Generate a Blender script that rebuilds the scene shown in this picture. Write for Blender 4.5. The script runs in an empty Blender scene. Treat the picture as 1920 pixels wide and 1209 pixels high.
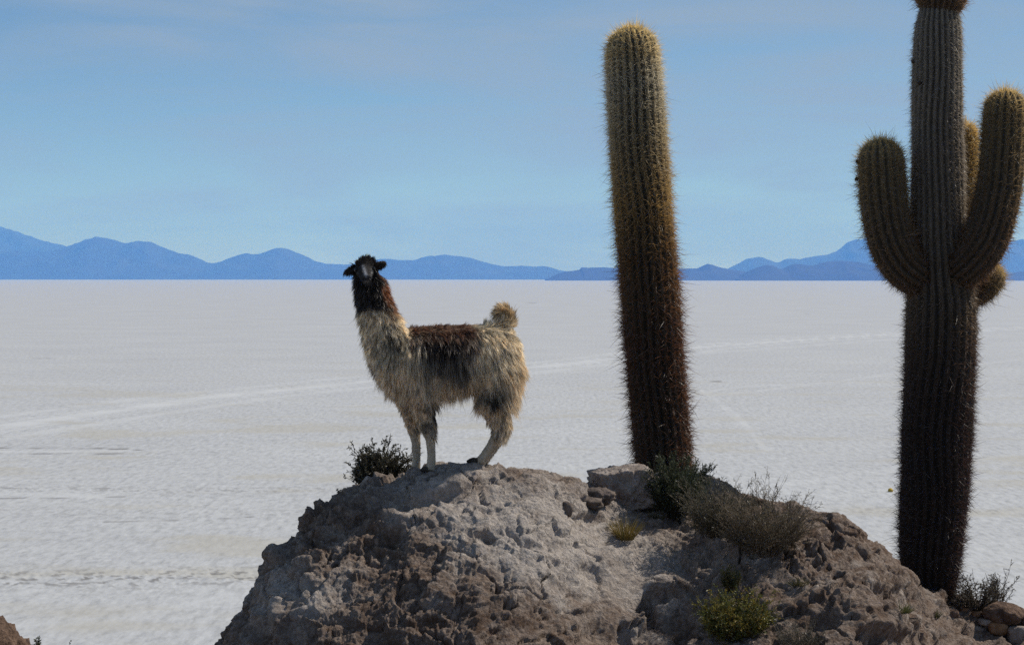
import bpy, math, random
import numpy as np
from mathutils import Vector, kdtree
R = math.radians
RNG = np.random.default_rng(7)
random.seed(7)
S = bpy.context.scene

# ------------------------------------------------------------------ camera, sky, sun, exposure
CAM_Z = 30.0                       # the photographer stands on an island hill 30 m above the salt
FPX = 70.0 / 36.0 * 1920.0
HORIZON = 521.0
PITCH = math.atan((604.5 - HORIZON) / FPX)
cd = bpy.data.cameras.new('camera'); cam = bpy.data.objects.new('camera', cd)
S.collection.objects.link(cam); S.camera = cam
cd.lens = 70.0; cd.sensor_width = 36.0; cd.clip_start = 0.1; cd.clip_end = 200000.0
cam.location = (0, 0, CAM_Z); cam.rotation_euler = (math.pi / 2 - PITCH, 0, 0)

SUN_AZ, SUN_EL = 62.0, 46.0        # degrees right of the view axis, degrees above the horizon
sd = Vector((math.sin(R(SUN_AZ)) * math.cos(R(SUN_EL)), math.cos(R(SUN_AZ)) * math.cos(R(SUN_EL)), math.sin(R(SUN_EL))))
ld = bpy.data.lights.new('sun', 'SUN'); sun = bpy.data.objects.new('sun', ld); S.collection.objects.link(sun)
ld.energy = 4.7; ld.angle = R(0.5); ld.color = (1.0, 0.95, 0.87)
sun.rotation_euler = sd.to_track_quat('Z', 'Y').to_euler(); sun.location = (20, 20, 60)

W = bpy.data.worlds.new('World'); S.world = W; W.use_nodes = True
nt = W.node_tree; nt.nodes.clear()
def N(t, ty, **kw):
    n = t.nodes.new(ty)
    for k, v in kw.items():
        if k in n.inputs: n.inputs[k].default_value = v
        else: setattr(n, k, v)
    return n
sky = N(nt, 'ShaderNodeTexSky', sky_type='NISHITA', sun_disc=False, altitude=3650.0, air_density=1.0, dust_density=0.25, ozone_density=1.4)
sky.sun_elevation = R(SUN_EL); sky.sun_rotation = R(SUN_AZ)
tint = N(nt, 'ShaderNodeMix', data_type='RGBA', blend_type='MULTIPLY'); tint.inputs[0].default_value = 1.0
tint.inputs[7].default_value = (0.84, 0.95, 0.94, 1)
tc = N(nt, 'ShaderNodeTexCoord'); mp = N(nt, 'ShaderNodeMapping'); mp.inputs['Scale'].default_value = (2.0, 2.0, 12.0); mp.inputs['Rotation'].default_value = (0.0, 0.03, 0.0)
nz = N(nt, 'ShaderNodeTexNoise', Scale=2.3, Detail=7.0, Roughness=0.55, Distortion=0.6)
rp = N(nt, 'ShaderNodeValToRGB'); rp.color_ramp.elements[0].position = 0.40; rp.color_ramp.elements[1].position = 0.66
rp.color_ramp.elements[1].color = (0.75, 0.75, 0.75, 1)
cl = N(nt, 'ShaderNodeMix', data_type='RGBA'); cl.inputs[7].default_value = (3.7, 4.6, 5.3, 1)
bg = N(nt, 'ShaderNodeBackground', Strength=0.098); wo = N(nt, 'ShaderNodeOutputWorld')
L = nt.links.new
L(sky.outputs[0], tint.inputs[6]); L(tc.outputs['Generated'], mp.inputs[0]); L(mp.outputs[0], nz.inputs['Vector'])
L(nz.outputs['Fac'], rp.inputs[0]); L(rp.outputs[0], cl.inputs[0]); L(tint.outputs[2], cl.inputs[6])
L(cl.outputs[2], bg.inputs[0]); L(bg.outputs[0], wo.inputs[0])

vs = S.view_settings
vs.view_transform = 'Standard'; vs.look = 'None'; vs.exposure = -0.2; vs.gamma = 1.0; vs.use_curve_mapping = False
S.cycles.volume_bounces = 2; S.cycles.use_denoising = False; S.cycles.use_adaptive_sampling = False
S.cycles.max_bounces = 8; S.cycles.transparent_max_bounces = 8

# ------------------------------------------------------------------ helpers
def P(px, py, D):
    """the place seen at photo pixel (px, py) at D metres in front of the camera"""
    px = np.asarray(px, float); py = np.asarray(py, float); D = np.asarray(D, float)
    cx = (px - 960.0) / FPX; cy = -(py - 604.5) / FPX
    dy = math.cos(PITCH) + cy * math.sin(PITCH); dz = -math.sin(PITCH) + cy * math.cos(PITCH)
    return np.stack(np.broadcast_arrays(cx / dy * D, D + 0 * px, CAM_Z + dz / dy * D), -1)

def PX(p):
    """photo pixel of a place"""
    v = p - np.array([0, 0, CAM_Z]); c, s = math.cos(PITCH), math.sin(PITCH)
    f = v[..., 1] * c - v[..., 2] * s; u = v[..., 1] * s + v[..., 2] * c
    return 960 + v[..., 0] / f * FPX, 604.5 - u / f * FPX

_prm = np.tile(np.random.default_rng(3).permutation(256), 3)
_g = np.random.default_rng(4).normal(size=(256, 3)); _g /= np.linalg.norm(_g, axis=1)[:, None]
def noise(p, seed=0):
    p = np.asarray(p, float) + seed * 17.31
    i = np.floor(p).astype(np.int64); f = p - i; i &= 255
    u = f * f * f * (f * (f * 6 - 15) + 10)
    out = 0
    for a in (0, 1):
        wx = u[..., 0] if a else 1 - u[..., 0]; px_ = _prm[i[..., 0] + a]
        for b in (0, 1):
            wy = u[..., 1] if b else 1 - u[..., 1]; py_ = _prm[px_ + i[..., 1] + b]
            for c in (0, 1):
                wz = u[..., 2] if c else 1 - u[..., 2]
                g = _g[_prm[py_ + i[..., 2] + c]]
                d = g[..., 0] * (f[..., 0] - a) + g[..., 1] * (f[..., 1] - b) + g[..., 2] * (f[..., 2] - c)
                out = out + wx * wy * wz * d
    return out * 1.6
def fbm(p, o=4, seed=0, gain=0.5):
    s = 0; a = 1.0
    for k in range(o):
        s = s + a * noise(p * 2.03 ** k, seed + k); a *= gain
    return s
def ridged(p, o=3, seed=0):
    s = 0; a = 1.0
    for k in range(o):
        s = s + a * (1 - 2 * np.abs(noise(p * 2.1 ** k, seed + k))); a *= 0.5
    return s
def sstep(a, b, x):
    t = np.clip((x - a) / (b - a), 0, 1); return t * t * (3 - 2 * t)
def unit(v):
    return v / np.maximum(np.linalg.norm(v, axis=-1, keepdims=True), 1e-9)

def obj(name, verts, faces, mat, parent=None, origin=None, col=None, smooth=True, attrs=None, uv=None):
    """ONE mesh object from numpy arrays; faces is a list of (n, k) index arrays"""
    verts = np.asarray(verts, np.float32)
    if origin is not None: verts = verts - np.asarray(origin, np.float32)
    faces = [np.asarray(f, np.int32) for f in faces if len(f)]
    me = bpy.data.meshes.new(name)
    me.vertices.add(len(verts)); me.vertices.foreach_set('co', verts.ravel())
    nl = sum(f.size for f in faces); npoly = sum(len(f) for f in faces)
    me.loops.add(nl); me.polygons.add(npoly)
    me.loops.foreach_set('vertex_index', np.concatenate([f.ravel() for f in faces]))
    tot = np.concatenate([np.full(len(f), f.shape[1], np.int32) for f in faces])
    me.polygons.foreach_set('loop_start', np.concatenate([[0], np.cumsum(tot)[:-1]]).astype(np.int32))
    me.polygons.foreach_set('use_smooth', np.full(npoly, smooth))
    me.update(calc_edges=True)
    if col is not None:
        a = me.attributes.new('Col', 'FLOAT_COLOR', 'POINT')
        c = np.ones((len(verts), 4), np.float32); c[:, :3] = col; a.data.foreach_set('color', c.ravel())
    for k, v in (attrs or {}).items():
        a = me.attributes.new(k, 'FLOAT', 'POINT'); a.data.foreach_set('value', np.asarray(v, np.float32).ravel())
    me.materials.append(mat)
    o = bpy.data.objects.new(name, me); S.collection.objects.link(o)
    if parent is not None:
        o.parent = parent
        if origin is not None: o.location = (0, 0, 0)
    elif origin is not None: o.location = origin
    return o
def tag(o, label=None, cat=None, group=None, kind=None):
    for k, v in (('label', label), ('category', cat), ('group', group), ('kind', kind)):
        if v: o[k] = v
    return o
def empty(name, loc):
    o = bpy.data.objects.new(name, None); S.collection.objects.link(o); o.location = [float(v) for v in loc]; o.empty_display_size = 0.2
    return o
def part(name, verts, faces, mat, parent, **kw):
    root = parent
    while root.parent is not None: root = root.parent
    return obj(name, verts, faces, mat, parent, origin=np.array(root.location), **kw)
def grid_faces(nr, nc, wrap=False):
    r = np.arange(nr - 1)[:, None]; c = np.arange(nc if wrap else nc - 1)[None, :]; c2 = (c + 1) % nc
    return np.stack([r * nc + c, r * nc + c2, (r + 1) * nc + c2, (r + 1) * nc + c], -1).reshape(-1, 4)

# ------------------------------------------------------------------ materials
def mat(name):
    m = bpy.data.materials.new(name); m.use_nodes = True; t = m.node_tree; t.nodes.clear()
    return m, t, N(t, 'ShaderNodeOutputMaterial')
def fibre_material(name, trans=0.4, gloss=0.06):
    """fur, spines and leaves: colour per strand, light passes through the thin fibre"""
    m, t, o = mat(name)
    c = N(t, 'ShaderNodeAttribute', attribute_name='Col')
    d = N(t, 'ShaderNodeBsdfDiffuse'); tr = N(t, 'ShaderNodeBsdfTranslucent'); g = N(t, 'ShaderNodeBsdfGlossy', Roughness=0.45)
    m1 = N(t, 'ShaderNodeMixShader'); m1.inputs[0].default_value = trans
    m2 = N(t, 'ShaderNodeMixShader'); m2.inputs[0].default_value = gloss
    k = t.links.new
    k(c.outputs[0], d.inputs[0]); k(c.outputs[0], tr.inputs[0]); k(d.outputs[0], m1.inputs[1]); k(tr.outputs[0], m1.inputs[2])
    k(m1.outputs[0], m2.inputs[1]); k(g.outputs[0], m2.inputs[2]); k(m2.outputs[0], o.inputs[0])
    return m
def simple(name, a, b, scale=8.0, rough=0.9, bump=0.3, bscale=30.0, bdist=0.02, detail=6.0):
    m, t, o = mat(name); k = t.links.new
    g = N(t, 'ShaderNodeTexCoord'); n = N(t, 'ShaderNodeTexNoise', Scale=scale, Detail=detail, Roughness=0.62)
    r = N(t, 'ShaderNodeValToRGB'); e = r.color_ramp.elements
    e[0].position = 0.32; e[1].position = 0.68; e[0].color = (*a, 1); e[1].color = (*b, 1)
    n2 = N(t, 'ShaderNodeTexNoise', Scale=bscale, Detail=8.0, Roughness=0.65)
    bm = N(t, 'ShaderNodeBump', Strength=bump, Distance=bdist); p = N(t, 'ShaderNodeBsdfPrincipled', Roughness=rough)
    p.inputs['Specular IOR Level'].default_value = 0.2
    k(g.outputs['Object'], n.inputs['Vector']); k(g.outputs['Object'], n2.inputs['Vector']); k(n.outputs['Fac'], r.inputs[0])
    k(r.outputs[0], p.inputs['Base Color']); k(n2.outputs['Fac'], bm.inputs['Height']); k(bm.outputs[0], p.inputs['Normal']); k(p.outputs[0], o.inputs[0])
    return m
def colour_attr(name, rough=0.9, bump=0.2, bscale=40.0, spec=0.2):
    m, t, o = mat(name); k = t.links.new
    c = N(t, 'ShaderNodeAttribute', attribute_name='Col'); p = N(t, 'ShaderNodeBsdfPrincipled', Roughness=rough)
    p.inputs['Specular IOR Level'].default_value = spec
    g = N(t, 'ShaderNodeTexCoord'); n2 = N(t, 'ShaderNodeTexNoise', Scale=bscale, Detail=6.0); bm = N(t, 'ShaderNodeBump', Strength=bump, Distance=0.01)
    k(g.outputs['Object'], n2.inputs['Vector']); k(n2.outputs['Fac'], bm.inputs['Height']); k(bm.outputs[0], p.inputs['Normal'])
    k(c.outputs[0], p.inputs['Base Color']); k(p.outputs[0], o.inputs[0])
    return m

def rock_material(name):
    m, t, o = mat(name); k = t.links.new
    g = N(t, 'ShaderNodeTexCoord')
    pale = N(t, 'ShaderNodeAttribute', attribute_name='pale'); hol = N(t, 'ShaderNodeAttribute', attribute_name='hollow')
    n1 = N(t, 'ShaderNodeTexNoise', Scale=3.1, Detail=9.0, Roughness=0.66); n2 = N(t, 'ShaderNodeTexNoise', Scale=26.0, Detail=8.0, Roughness=0.7)
    n3 = N(t, 'ShaderNodeTexNoise', Scale=70.0, Detail=5.0, Roughness=0.7)
    vo = N(t, 'ShaderNodeTexVoronoi', Scale=34.0, feature='F1')
    for n in (n1, n2, n3, vo): k(g.outputs['Object'], n.inputs['Vector'])
    br = N(t, 'ShaderNodeValToRGB'); e = br.color_ramp.elements
    e[0].position = 0.30; e[0].color = (0.095, 0.068, 0.054, 1); e[1].position = 0.72; e[1].color = (0.37, 0.285, 0.23, 1)
    x = br.color_ramp.elements.new(0.5); x.color = (0.205, 0.156, 0.128, 1)
    gr = N(t, 'ShaderNodeValToRGB'); e = gr.color_ramp.elements
    e[0].position = 0.30; e[0].color = (0.25, 0.215, 0.195, 1); e[1].position = 0.68; e[1].color = (0.54, 0.475, 0.425, 1)
    k(n2.outputs['Fac'], br.inputs[0]); k(n2.outputs['Fac'], gr.inputs[0])
    # pale crust where the mask, broken by noise, says so
    ma = N(t, 'ShaderNodeMath', operation='MULTIPLY_ADD'); ma.inputs[1].default_value = 3.2; ma.inputs[2].default_value = -1.55
    k(n1.outputs['Fac'], ma.inputs[0])
    ad = N(t, 'ShaderNodeMath', operation='ADD', use_clamp=True); k(ma.outputs[0], ad.inputs[0]); k(pale.outputs['Fac'], ad.inputs[1])
    mx = N(t, 'ShaderNodeMix', data_type='RGBA'); k(ad.outputs[0], mx.inputs[0]); k(br.outputs[0], mx.inputs[6]); k(gr.outputs[0], mx.inputs[7])
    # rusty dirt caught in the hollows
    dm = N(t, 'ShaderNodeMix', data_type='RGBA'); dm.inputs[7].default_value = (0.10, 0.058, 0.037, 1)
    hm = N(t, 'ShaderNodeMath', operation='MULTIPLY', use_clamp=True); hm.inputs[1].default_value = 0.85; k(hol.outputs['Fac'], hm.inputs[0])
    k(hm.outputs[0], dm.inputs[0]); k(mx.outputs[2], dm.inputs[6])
    p = N(t, 'ShaderNodeBsdfPrincipled', Roughness=0.95); p.inputs['Specular IOR Level'].default_value = 0.12
    s1 = N(t, 'ShaderNodeMath', operation='MULTIPLY_ADD'); s1.inputs[1].default_value = 0.5; k(n3.outputs['Fac'], s1.inputs[0]); k(n2.outputs['Fac'], s1.inputs[2])
    s2 = N(t, 'ShaderNodeMath', operation='MULTIPLY_ADD'); s2.inputs[1].default_value = 0.35; k(vo.outputs['Distance'], s2.inputs[0]); k(s1.outputs[0], s2.inputs[2])
    bm = N(t, 'ShaderNodeBump', Strength=0.9, Distance=0.03); k(s2.outputs[0], bm.inputs['Height']); k(bm.outputs[0], p.inputs['Normal'])
    k(dm.outputs[2], p.inputs['Base Color']); k(p.outputs[0], o.inputs[0])
    return m

def salt_material():
    m, t, o = mat('salt_crust'); k = t.links.new
    g = N(t, 'ShaderNodeTexCoord')
    tr = N(t, 'ShaderNodeAttribute', attribute_name='track'); st = N(t, 'ShaderNodeAttribute', attribute_name='stain'); gm = N(t, 'ShaderNodeAttribute', attribute_name='grime')
    n1 = N(t, 'ShaderNodeTexNoise', Scale=0.02, Detail=6.0, Roughness=0.6); n2 = N(t, 'ShaderNodeTexNoise', Scale=1.1, Detail=6.0, Roughness=0.75)
    mpg = N(t, 'ShaderNodeMapping'); mpg.inputs['Scale'].default_value = (1.0, 0.35, 1.0)
    k(g.outputs['Object'], n1.inputs['Vector']); k(g.outputs['Object'], mpg.inputs[0]); k(mpg.outputs[0], n2.inputs['Vector'])
    r = N(t, 'ShaderNodeValToRGB'); e = r.color_ramp.elements
    e[0].position = 0.34; e[0].color = (0.34, 0.342, 0.35, 1); e[1].position = 0.50; e[1].color = (0.490, 0.492, 0.502, 1); x = r.color_ramp.elements.new(0.70); x.color = (0.62, 0.622, 0.635, 1)
    n3 = N(t, 'ShaderNodeTexNoise', Scale=1.0, Detail=3.0, Roughness=0.7); mp3 = N(t, 'ShaderNodeMapping'); mp3.inputs['Scale'].default_value = (1.1, 0.17, 1.0)
    k(g.outputs['Object'], mp3.inputs[0]); k(mp3.outputs[0], n3.inputs['Vector'])
    av = N(t, 'ShaderNodeMix'); av.inputs[0].default_value = 0.42; k(n2.outputs['Fac'], av.inputs[2]); k(n3.outputs['Fac'], av.inputs[3])
    k(av.outputs[0], r.inputs[0])
    a = N(t, 'ShaderNodeMix', data_type='RGBA', blend_type='MULTIPLY'); rr = N(t, 'ShaderNodeValToRGB')
    rr.color_ramp.elements[0].position = 0.3; rr.color_ramp.elements[0].color = (0.90, 0.90, 0.91, 1); rr.color_ramp.elements[1].position = 0.7
    k(n1.outputs['Fac'], rr.inputs[0]); a.inputs[0].default_value = 1.0; k(r.outputs[0], a.inputs[6]); k(rr.outputs[0], a.inputs[7])
    b = N(t, 'ShaderNodeMix', data_type='RGBA'); b.inputs[7].default_value = (0.575, 0.577, 0.588, 1); k(tr.outputs['Fac'], b.inputs[0]); k(a.outputs[2], b.inputs[6])
    c = N(t, 'ShaderNodeMix', data_type='RGBA'); c.inputs[7].default_value = (0.43, 0.40, 0.335, 1); k(st.outputs['Fac'], c.inputs[0]); k(b.outputs[2], c.inputs[6])
    d = N(t, 'ShaderNodeMix', data_type='RGBA'); d.inputs[7].default_value = (0.17, 0.16, 0.155, 1); k(gm.outputs['Fac'], d.inputs[0]); k(c.outputs[2], d.inputs[6])
    p = N(t, 'ShaderNodeBsdfPrincipled', Roughness=0.85); p.inputs['Specular IOR Level'].default_value = 0.15
    k(d.outputs[2], p.inputs['Base Color']); k(p.outputs[0], o.inputs[0])
    return m

M_rock = rock_material('pitted_rock'); M_salt = salt_material()
M_fur = fibre_material('llama_fur', 0.34, 0.05); M_spine = fibre_material('cactus_spines', 0.6, 0.07); M_leaf = fibre_material('leaves', 0.3, 0.04)
M_skin = colour_attr('llama_skin'); M_cactus = colour_attr('cactus_skin', 0.7, 0.3, 60.0, 0.3); M_stem = colour_attr('woody_stem')
M_ground = simple('island_soil', (0.10, 0.065, 0.045), (0.24, 0.17, 0.125), 0.8, 0.95, 0.6, 3.0, 0.2)
M_mount = simple('mountain_rock', (0.025, 0.03, 0.042), (0.055, 0.058, 0.068), 0.0012, 0.95, 0.0)
M_stone = simple('weathered_stone', (0.16, 0.12, 0.10), (0.42, 0.36, 0.32), 9.0, 0.95, 0.8, 30.0, 0.03)
M_darkstone = simple('dark_stone', (0.07, 0.055, 0.048), (0.21, 0.165, 0.14), 9.0, 0.95, 0.8, 30.0, 0.03)
M_ruststone = simple('rusty_stone', (0.16, 0.08, 0.04), (0.36, 0.22, 0.13), 10.0, 0.95, 0.8, 30.0, 0.03)
M_redstone = simple('reddish_brown_stone', (0.07, 0.042, 0.03), (0.27, 0.175, 0.125), 12.0, 0.95, 1.0, 22.0, 0.07)
M_bud = simple('dry_bud', (0.02, 0.015, 0.012), (0.06, 0.04, 0.03), 40.0)
m, t, o = mat('dark_eye'); p = N(t, 'ShaderNodeBsdfPrincipled', Roughness=0.08); p.inputs['Base Color'].default_value = (0.008, 0.006, 0.005, 1); t.links.new(p.outputs[0], o.inputs[0]); M_eye = m
M_hoof = simple('dark_hoof', (0.02, 0.016, 0.013), (0.06, 0.045, 0.035), 20.0, 0.6, 0.4, 60.0, 0.005)
M_yellow = simple('yellow_clump', (0.45, 0.28, 0.03), (0.65, 0.45, 0.08), 3.0)

# ------------------------------------------------------------------ setting: salt flat
def ground_xy(px, py):
    d = P(px, py, 1.0); k = CAM_Z / np.maximum(CAM_Z - d[..., 2], 1e-6)
    return d[..., 0] * k, k * d[..., 1]
def near_line(x, y, pts):
    """distance to a polyline on the ground, and how far along it"""
    gx, gy = ground_xy(np.array([q[0] for q in pts], float), np.array([q[1] for q in pts], float))
    best = np.full(x.shape, 1e9)
    for i in range(len(gx) - 1):
        ax, ay, bx, by = gx[i], gy[i], gx[i + 1], gy[i + 1]
        l2 = (bx - ax) ** 2 + (by - ay) ** 2
        t = np.clip(((x - ax) * (bx - ax) + (y - ay) * (by - ay)) / l2, 0, 1)
        best = np.minimum(best, np.hypot(x - ax - t * (bx - ax), y - ay - t * (by - ay)))
    return best
def salt_flat():
    hw = math.atan(1150 / FPX)
    th = np.concatenate([np.linspace(-math.pi, -hw, 40)[:-1], np.linspace(-hw, hw, 900), np.linspace(hw, math.pi, 40)[1:]])
    pyr = np.concatenate([np.arange(1236, 560, -2.0), 560 - np.arange(0, 33, 1.5), [526.2, 525, 524.2, 523.6, 523.3]])
    r = CAM_Z * FPX / (pyr - HORIZON)
    r = np.concatenate([[1.0, 60.0, 120.0], r, [47500.0]])
    TH, RR = np.meshgrid(th, r)
    x = RR * np.sin(TH); y = RR * np.cos(TH); q = np.stack([x, y, 0 * x], -1)
    tr = np.zeros_like(x); gm = np.zeros_like(x)
    def band(pts, off, w, amt, wob=0.35):
        nonlocal tr
        d = np.abs(near_line(x, y, pts) - off) + w * wob * noise(q * [0.08, 0.02, 1], 5)
        tr = np.maximum(tr, amt * (1 - sstep(w * 0.25, w, d)) * (0.45 + 0.55 * sstep(-0.5, 0.4, fbm(q * [0.12, 0.05, 1], 3, 6))))
    main = [(-400, 842), (-150, 822), (0, 800), (200, 772), (400, 744), (600, 724), (700, 713), (985, 690), (1160, 672), (1300, 652), (1500, 637), (1700, 625), (2200, 602)]
    band(main, 0.0, 6.0, 0.85); band(main, 15.0, 4.0, 0.55); band(main, 7.0, 1.2, 0.6)
    band([(985, 702), (1160, 681), (1300, 664), (1700, 634), (2200, 615)], 0, 6.0, 0.4)
    band([(1290, 772), (1305, 748), (1335, 732), (1400, 724), (1560, 717), (1920, 715)], 0, 2.2, 0.5)
    band([(1300, 722), (1345, 752), (1390, 790), (1440, 845)], 0, 1.6, 0.5)
    band([(1330, 742), (1500, 724), (1700, 698), (2000, 664)], 0, 3.0, 0.5)
    band([(1300, 930), (1500, 905), (1750, 870), (2000, 842)], 0, 3.0, 0.35)
    band([(-200, 1180), (200, 1165), (420, 1120), (520, 1090)], 0, 3.0, 0.4)
    band([(-200, 925), (60, 926), (190, 930)], 0, 3.5, 0.7)
    band([(-200, 846), (100, 846), (330, 843)], 0, 2.6, 0.7)
    # dark broken crack lines
    for pts, w, amt in (([(1300, 714), (1450, 717), (1700, 719), (2200, 722)], 1.0, 0.8), ([(-200, 838), (200, 841), (420, 848)], 0.9, 0.9), ([(-200, 851), (200, 850), (330, 846)], 0.8, 0.8),
                        ([(-100, 933), (150, 934), (230, 931)], 0.6, 0.7), ([(-200, 916), (200, 915)], 0.6, 0.6), ([(200, 978), (420, 972), (600, 960)], 0.5, 0.6), ([(120, 1092), (330, 1085), (560, 1072)], 0.5, 0.7),
                        ([(1480, 757), (1530, 757)], 0.9, 0.5), ([(-100, 672), (160, 672), (700, 674)], 1.4, 0.25), ([(700, 566), (1000, 568)], 5.0, 0.3), ([(1200, 590), (1700, 588)], 4.0, 0.2)):
        d = near_line(x, y, pts) + w * 0.9 * noise(q * [0.25, 0.1, 1], 9)
        brk = sstep(-0.25, 0.25, noise(q * [0.16, 0.02, 1], 12))
        gm = np.maximum(gm, amt * brk * (1 - sstep(w * 0.3, w, d)))
    wy = y + 4.0 * noise(q * [0.03, 0.01, 1], 21)
    rough = np.exp(-((wy - 199) / 7.0) ** 2) * (1 - sstep(-2, 6, x)) * 1.0 + 0.5 * np.exp(-((wy - 282) / 5.0) ** 2) * (1 - sstep(-16, -4, x)) + 0.35 * np.exp(-((wy - 255) / 5.0) ** 2)
    gm = np.maximum(gm, 0.8 * rough * sstep(0.1, 0.5, fbm(q * [0.55, 0.45, 1], 3, 22, 0.7)))
    stain = 0.5 * sstep(0.15, 0.7, fbm(q * [0.035, 0.06, 1], 4, 31)) * sstep(900, 300, y)
    fine = np.abs(TH) < hw + 0.01
    z = fine * (0.014 * fbm(q * [2.6, 1.6, 1], 2, 41, 0.6) + 0.02 * noise(q * [0.7, 0.35, 1], 44) + rough * 0.09 * noise(q * [1.7, 0.9, 1], 45)) * (1 - 0.75 * tr) * sstep(1200, 250, RR)
    z = z + (RR > 130) * 0.05 * noise(q * 0.05, 46) * (RR < 2000)
    z = np.where(RR > 122, z, 0.0)
    o = obj('salt_flat', np.stack([x, y, z], -1).reshape(-1, 3), [grid_faces(len(r), len(th))[:, ::-1]], M_salt, attrs={'track': tr, 'stain': stain, 'grime': gm})
    tag(o, kind='structure')
salt_flat()

# ------------------------------------------------------------------ setting: far mountains
def mountains(pts, D, depth, seed):
    pts = np.array(pts, float); n = 420
    px = np.linspace(pts[0, 0], pts[-1, 0], n); py = np.interp(px, pts[:, 0], pts[:, 1])
    ker = np.hanning(7); ker /= ker.sum(); py = np.convolve(np.pad(py, 3, 'edge'), ker, 'valid')
    top = P(px, py, D); h = top[:, 2] + D * 0
    h = h + 0.02 * np.maximum(h, 0) * fbm(np.stack([px * 0.09, 0 * px, 0 * px + seed], -1), 3, seed)
    v = np.concatenate([np.linspace(-1, 0, 18), np.linspace(0, 1, 8)[1:]])
    V, X = np.meshgrid(v, top[:, 0], indexing='ij'); H = np.broadcast_to(h, V.shape)
    q = np.stack([X / (depth * 0.35), V * 2.2, 0 * X + seed], -1)
    fall = np.clip(1 - np.abs(V) ** 0.85, 0, 1)
    z = H * fall * (1 + 0.35 * np.abs(V) * (1 - np.abs(V)) * 3 * ridged(q, 3, seed)) - 3.0 * np.abs(V)
    y = D + V * depth
    o = obj('mountain_range', np.stack([X, y, np.minimum(z, H * (1 - 0.0 * V) + 0.5)], -1).reshape(-1, 3), [grid_faces(len(v), n)[:, ::-1]], M_mount, smooth=True)
    tag(o, kind='structure')
mountains([(-420, 418), (-200, 414), (-60, 416), (0, 424), (40, 437), (75, 450), (115, 459), (150, 470), (240, 492), (330, 508), (420, 522)], 43500, 3000, 1)
mountains([(-500, 500), (-300, 478), (-120, 470), (0, 477), (27, 469), (82, 473), (131, 461), (155, 451.5), (180, 443), (203, 447), (234, 456), (268, 451.5), (285, 454), (309, 465), (339, 475.6), (354, 476), (371, 484), (385, 491), (400, 494), (416, 490), (437, 481), (462, 474), (478, 478), (495, 474), (509, 467), (524, 464), (536, 466), (550, 471.5), (571, 479), (591, 490), (612, 494.5), (653, 496), (696, 488), (717, 485), (747, 487), (778, 488), (792, 483), (809, 479), (816, 481), (824, 477), (848, 479), (882, 483), (893, 487), (910, 492), (944, 499.6), (977, 498), (1000, 500), (1022, 498.5), (1039, 503), (1050, 507), (1120, 515), (1200, 522)], 36500, 2600, 2)
mountains([(1024, 523), (1031, 521), (1039, 516), (1056, 510), (1087, 506), (1090, 501), (1101, 502), (1129, 501), (1155, 502.5), (1215, 500), (1272, 504), (1307, 503), (1327, 494), (1346, 500), (1364, 504), (1400, 510), (1470, 522)], 23500, 1500, 3)
mountains([(1290, 521), (1330, 512), (1364, 504), (1382, 495), (1399, 485.5), (1424, 481), (1442, 486.5), (1460, 494), (1464, 489), (1474, 485), (1490, 485), (1498, 486), (1523, 481), (1555, 477), (1573, 469.5), (1589, 453.6), (1603, 449), (1680, 444), (1760, 440), (1840, 447), (1895, 451), (1920, 449), (2050, 432), (2250, 460), (2500, 470)], 37500, 2600, 4)
mountains([(1372, 523), (1383, 520), (1396, 512), (1410, 505), (1433, 497), (1447, 497), (1463, 505), (1488, 495), (1502, 495), (1523, 498.6), (1548, 491), (1573, 489), (1608, 491), (1629, 496), (1700, 500), (1780, 506), (1888, 514), (1920, 508), (2100, 500), (2400, 515)], 22500, 1400, 5)

# haze: even air from the salt to above the peaks
hm, t, o = mat('hazy_air'); pv = N(t, 'ShaderNodeVolumePrincipled', Density=4.8e-5); pv.inputs['Color'].default_value = (0.12, 0.33, 1.0, 1); pv.inputs['Absorption Color'].default_value = (0.66, 0.74, 0.74, 1)
t.links.new(pv.outputs[0], o.inputs['Volume'])
hx, z0, z1 = 52000.0, -1.2, 1290.0
hv = [(a * hx, b * hx, c) for c in (z0, z1) for a, b in ((-1, -1), (1, -1), (1, 1), (-1, 1))]
tag(obj('haze', hv, [[(0, 3, 2, 1), (4, 5, 6, 7), (0, 1, 5, 4), (1, 2, 6, 5), (2, 3, 7, 6), (3, 0, 4, 7)]], hm, smooth=False), kind='stuff')

# ------------------------------------------------------------------ setting: the island hill under the camera and the rock in view
def soil_z(x, y):
    z = -1.75 - 0.20 * np.maximum(y, 0) + 0.12 * np.maximum(-y, 0) - 0.012 * x ** 2 - 0.9 * np.maximum(y - 19, 0)
    z = z - 0.9 * np.maximum(-y - 45, 0)
    return np.maximum(CAM_Z + z, -0.5)
gx = np.linspace(-50, 50, 110); gy = np.linspace(-85, 55, 150); GX, GY = np.meshgrid(gx, gy)
q = np.stack([GX, GY, 0 * GX], -1)
tag(obj('island_ground', np.stack([GX, GY, soil_z(GX, GY) - 0.25 + 0.25 * fbm(q * 0.5, 4, 50)], -1).reshape(-1, 3), [grid_faces(150, 110)], M_ground), kind='structure')

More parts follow.
